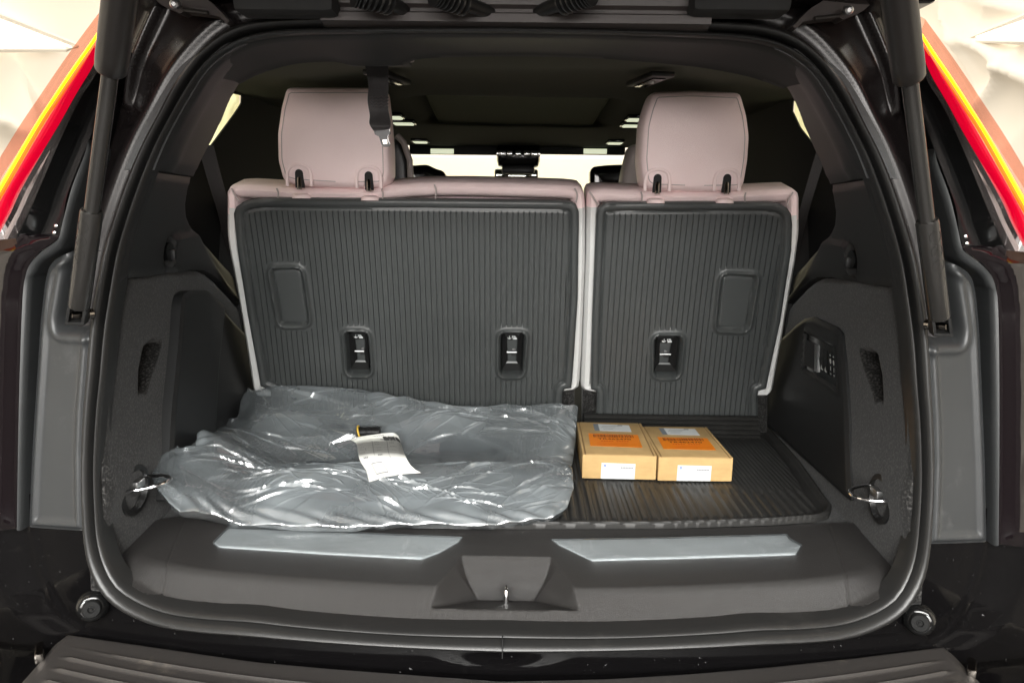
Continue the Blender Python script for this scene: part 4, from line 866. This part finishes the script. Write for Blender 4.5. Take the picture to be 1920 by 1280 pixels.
H = hits([(744, 254), (757, 268), (768, 300), (774, 420)], lambda x, y, z: y - 1.34); MB().tube(H, .010, 8).build('edge_trim', 'leathershade', b2)
for px, w_ in (([(760, 352), (762, 316), (768, 310), (800, 308), (815, 316), (830, 320), (836, 330), (836, 360), (836, 420), (760, 420)], 'left'), ([(1107, 420), (1107, 320), (1113, 312), (1140, 309), (1170, 308), (1200, 312), (1210, 420)], 'right')):
    t = backseat('front_seat', f'black screen-backed front seat seen through the cabin by the {w_} rear headrest', px, 2.3, .10, 'screen', 'seat', 'front seats', .015)

# ================================================================== BELTS
bt = thing('seat_belt', 'black centre seat belt hanging from the roof in front of the left headrest', 'seat belt', None, tuple(hit(709, 115, lambda x, y, z: y - .42)))
BY = lambda x, y, z: y - .42
Lp = [(682, 112), (686, 140), (690, 165), (691, 190), (694, 215), (691, 231), (697, 242), (703, 247)]
Rp = [(727, 112), (726, 140), (727, 170), (728, 195), (730, 215), (731, 231), (729, 241), (726, 246)]
a = catmull(hits(Lp, BY), 6); b = catmull(hits(Rp, BY), 6); rows = []
for k, (p, q) in enumerate(zip(a, b)):
    wv = .010 * math.sin(k * .24); rows.append([p * (1 - t) + q * t + [0, wv + .004 * math.cos((t - .5) * 3), 0] for t in np.linspace(0, 1, 9)] + [p * (1 - t) + q * t + [0, wv + .004 * math.cos((t - .5) * 3) + .003, 0] for t in np.linspace(1, 0, 9)])
wb = loft('webbing', np.array(rows), 'webbing', bt, 40)
for py in (183, 189, 195, 201):
    p = hit(694, py, lambda x, y, z: y - .412); q = hit(728, py - 1, lambda x, y, z: y - .412); MB().tube([p + (q - p) * t + [0, .002 * math.sin(9 * t) - .002, .002 * math.sin(t * 23)] for t in np.linspace(0, 1, 12)], .0011, 5).build('stitch_row', 'webstitch', wb)
TP = hits([(702, 247), (730, 243), (732, 250), (727, 256), (727, 262), (732, 271), (730, 275), (719, 275), (716, 272), (711, 256), (704, 253)], BY)
V = np.vstack([TP + [0, -.004, 0], TP + [0, .004, 0]]); n = len(TP); tn = mesh('tongue', V, [tuple(range(n))[::-1], tuple(range(n, 2 * n))] + [(k, (k + 1) % n, n + (k + 1) % n, n + k) for k in range(n)], 'black', bt, 30)
SP = hits([(718, 263), (726, 262), (727, 270), (720, 271)], BY); mesh('tongue_slot', SP - [0, .0055, 0], [(0, 1, 2, 3)], 'darkchrome', tn, 0)
E1 = hits([(731, 243), (731.5, 250), (727.5, 256), (728, 262), (732, 271)], BY); MB().tube(E1 - [0, .003, 0], .0004, 6).build('tongue_edge', 'steel', tn)
# housing where it leaves the roof
c = hit(700, 116, lambda x, y, z: y - .36)
bz = MB().box(c + [0, .03, .010], (.125, .10, .012), None, .005).build('belt_guide', 'header', suv)
for dx in (-.062, .062): MB().box(c + [dx, .0, .006], (.030, .02, .012), None, .005).build('guide_end', 'lens' if False else 'leathershade', bz)
for w_, A, y0, y1 in (('left', [(385, 272), (402, 335), (420, 397), (440, 480)], .70, 1.06), ('right', [(1541, 285), (1524, 340), (1507, 400), (1488, 480)], .70, 1.06)):
    pts = np.array([hit(*p, (lambda yy: (lambda x, y, z: y - yy))(y0 + (y1 - y0) * k / 3)) for k, p in enumerate(A)]); pts = catmull(pts, 6); hw = .017 if w_ == 'left' else .014
    rows = [[p + [-hw, -.004, 0], p + [hw, .004, 0], p + [hw, .007, 0], p + [-hw, -.001, 0], p + [-hw, -.004, 0]] for p in pts]
    tag(loft('seat_belt', np.array(rows), 'webbing', None, 30), f'dark seat belt strap running down beside the {w_} quarter window', 'seat belt', 'side belts')

# ================================================================== CARGO MAT
MZ = .866
mo_ = hits([(333, 960), (350, 968), (420, 979), (560, 984), (700, 987), (960, 990), (1250, 989), (1450, 982), (1530, 976), (1553, 970), (1560, 955), (1500, 870), (1442, 806)], lambda x, y, z: z - MZ)[:, :2]
mo_ = np.vstack([mo_, [(.735, .955), (-.735, .955)], mir(mo_[-2:-1], -1)]); P = roundpoly(mo_, .012, 4); f = polysdf(P)
def hm_(u, v, d):
    fr = .50 + .02 * np.sin(u * 9); k1 = np.abs(((u / .0210 + .5) % 1) - .5) * 2; k2 = np.abs(((u / .0105 + .5) % 1) - .5) * 2
    rib1 = .0042 * sm(.30, .62, k1); rib2 = .004 + .0016 * sm(.15, .35, k2)
    s = sm(fr - .012, fr + .012, v); field = sm(-.026, -.040, d)
    return .012 * sm(-.016, -.008, d) * 1 + field * (rib1 * (1 - s) + rib2 * s) - .005 * sm(-.004, 0, d) * 1
cm = sheet('cargo_mat', lin(-.75, .76, .0026), np.unique(np.r_[lin(.24, .42, .0026), lin(.42, .62, .006), lin(.62, .96, .012)]), f, hm_, lambda u, v, h: (u, v, MZ + h), 'mat_rubber', None, .01, 40)
tag(cm, 'black ribbed rubber mat lying on the cargo floor under the bag and the boxes', 'mat')

# ================================================================== CARDBOARD BOXES
def carton(label, fl, fr, hgt, depth, first=None):
    a = hit(*fl, lambda x, y, z: z - .874); b = hit(*fr, lambda x, y, z: z - .874); ex = b - a; W = np.linalg.norm(ex); ex /= W; ey = np.array([-ex[1], ex[0], 0]); ez = np.array([0, 0, 1.]); o = a + ex * W / 2
    t = thing('cardboard_box', label, 'box', 'cardboard boxes on the mat', tuple(o)); A = np.array([ex, ey, ez]); at = lambda u, v, z: o + ex * u + ey * v + ez * z
    mb = MB(); mb.box(at(0, depth / 2, hgt / 2 - .001), (W, depth, hgt - .004), A, .003); body = mb.build('box_body', 'card', t)
    for s in (-1, 1): # double thickness side walls that stand a little proud of the lid
        MB().box(at(s * (W / 2 - .0028), depth / 2 - .002, hgt / 2 + .0005), (.0056, depth + .003, hgt), A, .0018).build('side_wall', 'card', t)
        MB().box(at(s * (W / 2 - .0068), depth / 2, hgt - .0028), (.0018, depth * .985, .004), A).build('slit', 'cardshade', t)
    mb = MB(); mb.box(at(0, depth / 2 - .001, hgt - .0012), (W - .0165, depth, .0034), A, .0012); mb.build('lid', 'card', t)
    mb = MB(); mb.box(at(0, -.0016, hgt / 2), (W - .009, .004, hgt - .001), A, .0012); mb.build('front_flap', 'card', t)
    top = lambda u, v, h=.0: at(u, v, hgt + .0007 + h); fro = lambda u, v, h=.0: at(u, -.0038 - h, v)
    def lab(nm, pts, mp, m):
        return mesh(nm, [mp(u, v, .0004) for u, v in pts] + [mp(u, v, .0001) for u, v in pts], [(0, 1, 2, 3), (0, 4, 5, 1), (1, 5, 6, 2), (2, 6, 7, 3), (3, 7, 4, 0)], m, t, 0)
    d = depth
    # white top label with a grey end
    l1 = lab('white_label', [(-.030, d * .70), (.050, d * .685), (.050, d * .91), (-.030, d * .93)], top, 'labelwhite'); lab('grey_label_end', [(-.043, d * .703), (-.0302, d * .70), (-.0302, d * .93), (-.043, d * .933)], top, 'labelgrey')
    p = Print()
    for k, (u0, u1) in enumerate(((-.02, .02), (-.024, .012), (-.02, .005))): p.rect(u0, d * (.86 - .05 * k), u1, d * (.86 - .05 * k) + .0022)
    p.rect(.02, d * .87, .032, d * .90); p.build('print', 'inkgrey', l1, lambda u, v: top(u, v, .0007))
    # orange label with bars and number
    l2 = lab('orange_label', [(-.063, d * .23), (.060, d * .205), (.062, d * .585), (-.061, d * .61)], top, 'orange')
    p = Print(); r = np.random.RandomState(4); u = -.050
    while u < .050:
        w_ = r.choice([.0009, .0016, .0026]); p.rect(u, d * .49, min(u + w_, .052), d * .575); u += w_ + r.choice([.0011, .0018])
    p.text('TR462470', .0, d * .44, .0155, sx=1.25, bold=.0003); p.build('lettering', 'inkorange', l2, lambda u, v: top(u, v, .0007))
    p = Print(); [p.rect(-.034 + .0062 * k, d * .36, -.0295 + .0062 * k, d * .388) for k in range(11) if k != 5]
    for v0, (u0, u1) in ((.32, (-.045, .03)), (.28, (-.045, .05)), (.245, (-.04, .02))): p.rect(u0, d * v0, u1, d * v0 + .0018)
    p.build('small_print', mat('orange_ink', (.72, .12, .004), .6) if 'orange_ink' not in bpy.data.materials else bpy.data.materials['orange_ink'], l2, lambda u, v: top(u, v, .0007))
    # white front label
    l3 = lab('shipping_label', [(-.042, .001), (.036, .001), (.037, hgt * .66), (-.041, hgt * .68)], fro, 'labelwhite')
    p = Print(); p.rect(-.036, hgt * .52, -.031, hgt * .52 + .005); p.build('emblem', 'blue', l3, lambda u, v: fro(u, v, .0007))
    p = Print(); p.poly([(-.0345, hgt * .52 + .0012), (-.0325, hgt * .52 + .0012), (-.0325, hgt * .52 + .0034), (-.0345, hgt * .52 + .0034)]); p.build('emblem_centre', 'labelwhite', l3, lambda u, v: fro(u, v, .0009))
    p = Print(); r = np.random.RandomState(9)
    for v0, spans in ((.585, ((-.027, -.014), (-.008, .004), (.009, .028))), (.545, ((-.027, -.016), (-.008, .006))), (.44, ((-.036, -.012),)), (.39, ((-.036, -.018), (-.012, 0), (.006, .03))), (.355, ((-.030, -.02), (.004, .028))), (.29, ((-.036, .033),)), (.245, ((-.036, -.030),)), (.19, ((-.036, -.004),)), (.14, ((-.036, -.02), (-.012, 0))), (.09, ((-.036, .028),)), (.05, ((-.02, .03),))):
        for u0, u1 in spans:
            u = u0
            while u < u1: w_ = r.uniform(.0018, .0052); p.rect(u, hgt * v0, min(u + w_, u1), hgt * v0 + .0009); u += w_ + .0007
    p.build('small_print', 'inklight', l3, lambda u, v: fro(u, v, .0007))
    p = Print(); [p.rect(.004 + .0036 * k, hgt * .46, .0066 + .0036 * k, hgt * .52) for k in range(8)]; p.build('part_number', 'inkgrey', l3, lambda u, v: fro(u, v, .0007))
    return t
carton('brown cardboard box nearest the plastic bag, orange label on its lid', (1091, 895.5), (1229, 898.5), .058, .255)
carton('brown cardboard box at the right end of the pair, orange label on its lid', (1232.5, 900), (1371, 901.5), .057, .235)

# ================================================================== PLASTIC BAG
def zbag(x, y): return .884 + .048 * np.exp(-((y - .41 - .02 * np.sin(x * 5)) / .085) ** 2) + .10 * sm(.60, .88, y) * (1 - .25 * sm(-.1, .12, x)) - .012 * np.exp(-((y - .60) / .05) ** 2) + .07 * sm(.50, .68, -x) * sm(.75, .55, y)
FB = lambda x, y, z: z - np.where(y < .93, zbag(x, y), 2 + 0 * y)
bagpx = [(466, 730), (478, 737), (500, 733), (526, 730), (575, 730), (638, 733), (700, 738), (776, 748), (829, 758), (892, 765), (975, 760), (1047, 759), (1084, 763), (1081, 797), (1079, 826), (1073, 872), (1070, 876), (1074, 900), (1076, 913), (1064, 949), (1038, 969), (960, 979), (902, 986), (840, 981), (781, 982), (735, 983), (684, 987), (623, 988), (530, 985), (442, 980), (418, 971), (396, 962), (365, 958), (337, 957), (316, 940), (296, 918), (279, 884), (303, 855), (309, 838), (316, 826), (330, 834), (342, 842), (352, 836), (366, 838), (369, 821), (380, 810), (396, 799), (420, 790), (446, 782), (449, 768), (451, 753)]
bp_ = []
for p in bagpx:
    try: q = hit(*p, FB)
    except ValueError: q = hit(*p, lambda x, y, z: y - .875)
    bp_.append(q[:2] if q[1] < .885 else np.array([q[0], .885]))
bp_ = np.array(bp_); BS = polysdf(bp_)
# crease field: straight sharp folds fading away from their centres
rb = np.random.RandomState(21); folds = []
for k in range(320):
    q = rb.rand()
    if q < .36: c = (rb.uniform(-.62, .17), rb.normal(.345, .035))
    elif q < .54: c = (rb.uniform(-.60, .17), rb.normal(.53, .03))
    elif q < .80: c = (rb.uniform(-.40, .17), rb.normal(.78, .045))
    else: c = (rb.uniform(-.62, .17), rb.uniform(.30, .85))
    a = math.pi / 2 + .08 + .55 * math.sin(9 * c[0] + 5 * c[1] + 1.2 * math.sin(17 * c[1])) + rb.normal(0, .14)
    folds.append((*c, a, abs(rb.normal(.0, .05)) + .010, rb.uniform(.0014, .0038), rb.uniform(.2, 1.) ** .9 * (1.3 if rb.rand() < .85 else -.8)))
def creases(u, v):
    h = np.zeros(u.shape)
    for cu, cv, a, L, wd, s in folds:
        ca, sa = math.cos(a), math.sin(a); n = (u - cu) * ca + (v - cv) * sa + (.18 * ((v - cv) * ca - (u - cu) * sa) ** 2 / (L + .02) + .002 * np.sin(((v - cv) * ca - (u - cu) * sa) * 45 + cv * 90)) * np.sign(s); t = -(u - cu) * sa + (v - cv) * ca
        h += s * wd * np.maximum(0, 1 - np.abs(n) / wd) * np.exp(-(t / L) ** 4) * 1.5 * (.75 + .25 * np.sin(t * 60 + cu * 50))
    return h
def facets(u, v, seed, n, amp):
    r = np.random.RandomState(seed); h = np.zeros(u.shape)
    for _ in range(n):
        a = r.uniform(0, math.pi); k = r.uniform(10, 34); ph = r.uniform(0, 10); q = (u * math.cos(a) * .7 + v * math.sin(a) + .03 * np.sin(u * 14 + ph) + .02 * np.sin(v * 21 + ph)) * k + ph
        h += amp * (np.abs((q % 2) - 1) - .5) * (15 / k)
    return h
from mathutils.geometry import delaunay_2d_cdt
def crumple(u, v, seed, n, amp, stretch=1., rot=0.):
    """flat facets between sharp straight folds"""
    r = np.random.RandomState(seed); c, s_ = math.cos(rot), math.sin(rot); X = (u * c + v * s_) / stretch; Y = -u * s_ + v * c
    x0, x1, y0, y1 = X.min() - .05, X.max() + .05, Y.min() - .05, Y.max() + .05; P = np.stack([r.uniform(x0, x1, n), r.uniform(y0, y1, n)], 1)
    P = np.vstack([P, [(x0 - .1, y0 - .1), (x1 + .1, y0 - .1), (x1 + .1, y1 + .1), (x0 - .1, y1 + .1)]]); H = r.uniform(-1, 1, len(P)) * amp; H = np.where(r.rand(len(P)) < .25, H * 1.9, H)
    vo, _, fo, *_ = delaunay_2d_cdt([Vector(p) for p in P], [], [], 0, 1e-7); P = np.array([q[:] for q in vo]); H = H[:len(P)]; out = np.zeros(u.shape)
    order = np.argsort(X); Xs = X[order]
    for f in fo:
        a, b, d = P[f[0]], P[f[1]], P[f[2]]; lo, hi = min(a[0], b[0], d[0]), max(a[0], b[0], d[0]); k = order[np.searchsorted(Xs, lo):np.searchsorted(Xs, hi, 'right')]
        k = k[(Y[k] >= min(a[1], b[1], d[1])) & (Y[k] <= max(a[1], b[1], d[1]))]
        if len(k) == 0: continue
        det = (b[1] - d[1]) * (a[0] - d[0]) + (d[0] - b[0]) * (a[1] - d[1])
        if abs(det) < 1e-12: continue
        w0 = ((b[1] - d[1]) * (X[k] - d[0]) + (d[0] - b[0]) * (Y[k] - d[1])) / det; w1 = ((d[1] - a[1]) * (X[k] - d[0]) + (a[0] - d[0]) * (Y[k] - d[1])) / det; w2 = 1 - w0 - w1
        m_ = (w0 >= -1e-9) & (w1 >= -1e-9) & (w2 >= -1e-9); out[k[m_]] = (w0 * H[f[0]] + w1 * H[f[1]] + w2 * H[f[2]])[m_]
    return out
U = lin(bp_[:, 0].min(), bp_[:, 0].max(), .0017); V = lin(bp_[:, 1].min(), bp_[:, 1].max(), .0012)
def htop(u, v, d):
    e = sm(0, -.05, d); return .016 * np.sqrt(np.clip(-d / .05, 0, 1)) + e * (creases(u, v) + crumple(u, v, 11, 60, .0085, 2.6, .10) + crumple(u, v, 12, 150, .0040, 2.4, -.2) + crumple(u, v, 14, 900, .0016, 1.6, .5) * sm(.05, -.02, v - .36)) + (1 - e) * facets(u, v, 8, 4, .0012) + .004 * np.sin(u * 70 + 9 * np.sin(v * 25)) * np.exp(-((d + .012) / .012) ** 2)
bagt = tag(sheet('plastic_bag', U, V, BS, htop, lambda u, v, h: (u, v + 0 * h, np.maximum(zbag(u, v) + h, .872)), 'bag', None, 0, 16), 'large clear crumpled polythene bag lying over the left half of the cargo mat', 'bag')
sheet('bag_underside', lin(bp_[:, 0].min(), bp_[:, 0].max(), .01), lin(bp_[:, 1].min(), bp_[:, 1].max(), .01), BS, lambda u, v, d: -.05 * np.sqrt(np.clip(-d / .06, 0, 1)), lambda u, v, h: (u, v, np.maximum(zbag(u, v) + h, .8735)), 'bagunder', bagt, 0, 55)
# folded carpet mats inside it
P = roundpoly([(-.54, .40), (-.30, .345), (.08, .37), (.10, .52), (-.02, .62), (.02, .76), (-.36, .79), (-.50, .60)], .05); f = polysdf(P)
fm = sheet('floor_mat', lin(-.6, .15, .012), lin(.33, .85, .012), f, lambda u, v, d: -.012 * sm(-.02, 0, d) + .004 * np.sin(u * 9 + v * 7), lambda u, v, h: (u, v, np.maximum(zbag(u, v) - .034 + h, .876)), 'carmat', None, .012)
tag(fm, 'grey carpet floor mats folded up inside the clear bag', 'floor mat')

# ---- paper tag on the bag
TOPZ = lambda o: (lambda x, y, z: z - np.where(y < .95, zbag(x, y) + o, 2 + 0 * y))
te = [(655, 824), (671, 819), (696, 815), (721, 812), (738, 811), (747, 817)]; be = [(692, 903), (704, 900), (718, 895), (736, 892), (752, 889), (790, 886)]
le = [(655, 824), (668, 831), (672, 852), (676, 866), (686, 880), (692, 903)]; re_ = [(747, 817), (753, 834), (759, 852), (767, 868), (776, 878), (790, 886)]
def curve3(px, o): return resample(catmull(hits(px, TOPZ(o)), 6), 25)
T3, B3, L3, R3 = curve3(te, .052), curve3(be, .030), None, None
L3 = np.array([hit(*p, TOPZ(.052 - .022 * k / 5)) for k, p in enumerate(le)]); R3 = np.array([hit(*p, TOPZ(.052 - .022 * k / 5)) for k, p in enumerate(re_)]); L3 = resample(catmull(L3, 6), 25); R3 = resample(catmull(R3, 6), 25)
B3[0], B3[-1] = L3[-1], R3[-1]; T3[0], T3[-1] = L3[0], R3[0]
def ip(C, t): t = min(max(t, 0), 1) * (len(C) - 1); i = min(int(t), len(C) - 2); return C[i] + (C[i + 1] - C[i]) * (t - i)
def coons(a, b, h=0.): # a 0..1 left-right, b 0..1 top-bottom
    p = (1 - b) * ip(T3, a) + b * ip(B3, a) + (1 - a) * ip(L3, b) + a * ip(R3, b) - ((1 - a) * (1 - b) * T3[0] + a * (1 - b) * T3[-1] + (1 - a) * b * B3[0] + a * b * B3[-1]); return p + np.array([0, -h * .5, h])
pt = loft('paper_tag', np.array([[coons(a, b) for b in np.linspace(0, 1, 25)] for a in np.linspace(0, 1, 25)]), 'paper', None, 60); tag(pt, 'curled white printed paper tag lying on top of the clear bag', 'paper tag')
pm = lambda a, b: coons(a, b, .0016)
lw = Print(); T_ = .007
def hln(a0, a1, b, t=.0045): lw.rect(a0, b, a1, b + t, 14)
for b in (.22, .38, .53, .66, .78): hln(.02, .97 if b != .38 else .64, b)
hln(.30, .97, .30)
lw2 = Print()
for a0, b0, b1 in ((.33, .12, .82), (.64, .12, .86), (.17, .53, .66)):
    for k in range(14): b_ = b0 + (b1 - b0) * k / 14; lw2.rect(a0, b_, a0 + .009, b_ + (b1 - b0) / 14 + .001)
lw.rect(.18, .885, .42, .891, 8).rect(.18, .965, .42, .971, 8).rect(.18, .885, .188, .971, 1).rect(.412, .885, .42, .971, 1)
lw.build('ruled_lines', 'inkgrey', pt, pm); lw2.build('column_lines', 'inkgrey', pt, pm)
fl_ = lambda a, b: pm(a, 1 - b)
p = Print(); p.rect(.60, 1 - .115, .98, 1 - .035, 8).rect(.52, 1 - .082, .60, 1 - .074); p.build('code_block', 'ink', pt, fl_)
p = Print(); p.text('Y5B', .79, 1 - .077, .10, sx=1.4, bold=.004); p.build('code_letters', 'paper', pt, lambda a, b: coons(a, 1 - b, .0026))
p = Print(); p.text('CTS1', .77, 1 - .47, .06, sx=1.1, bold=.002)
for a_, b_ in ((.78, .155), (.74, .20), (.74, .27), (.43, .21), (.43, .33), (.08, .29), (.10, .46), (.46, .56), (.10, .60), (.46, .70), (.78, .68), (.10, .73), (.14, .84), (.46, .83)): p.text('xxx', a_, 1 - b_, .045, sx=1.1) if False else [p.rect(a_ - .05 + .035 * k, 1 - b_, a_ - .05 + .035 * k + .022, 1 - b_ + .018) for k in range(3)]
for k in range(14): p.rect(.10 + .04 * k, 1 - .03, .10 + .04 * k + .02, 1 - .018)
p.build('small_print', 'inkgrey', pt, fl_)
# ---- black coiled strap with a yellow band
a = hit(668, 806, TOPZ(.045)); b = hit(713, 805, TOPZ(.045)); st = thing('coiled_strap', 'black ribbed coil held with a yellow band, behind the paper tag', 'strap', None, tuple(a))
n = 60; path = np.array([a * (1 - t) + b * t for t in np.linspace(0, 1, n)]); r = .0125 + .0012 * np.where(np.arange(n) % 3 == 0, 1, 0)
r[0] = r[-1] = .008; MB().tube(path - [0, 0, .006], r, 18).build('coil', 'black', st)
mbb = MB(); rr = np.random.RandomState(2)
for k in range(170):
    t = rr.rand(); th = rr.uniform(-.6, 2.6); p0 = a * (1 - t) + b * t - [0, 0, .006]; dr = np.array([rr.normal(0, .15), -math.cos(th), math.sin(th)]); mbb.tube([p0 + dr * .011, p0 + dr * (.0150 + .002 * rr.rand())], [.0006, .0003], 3, cap=False)
o = mbb.build('bristles', 'black', st, 0); o['kind'] = 'stuff'
c = a * .86 + b * .14 - [0, 0, .006]; ax = (b - a) / np.linalg.norm(b - a) + np.array([0, .0, .25]); ax /= np.linalg.norm(ax); u = np.cross(ax, [0, 0, 1]); u /= np.linalg.norm(u); v = np.cross(ax, u)
MB().tube([c + .0165 * (math.cos(t) * u + math.sin(t) * v) for t in np.linspace(0, 2 * math.pi, 25)[:-1]], .0022, 8, True).build('yellow_band', 'yellow', st)
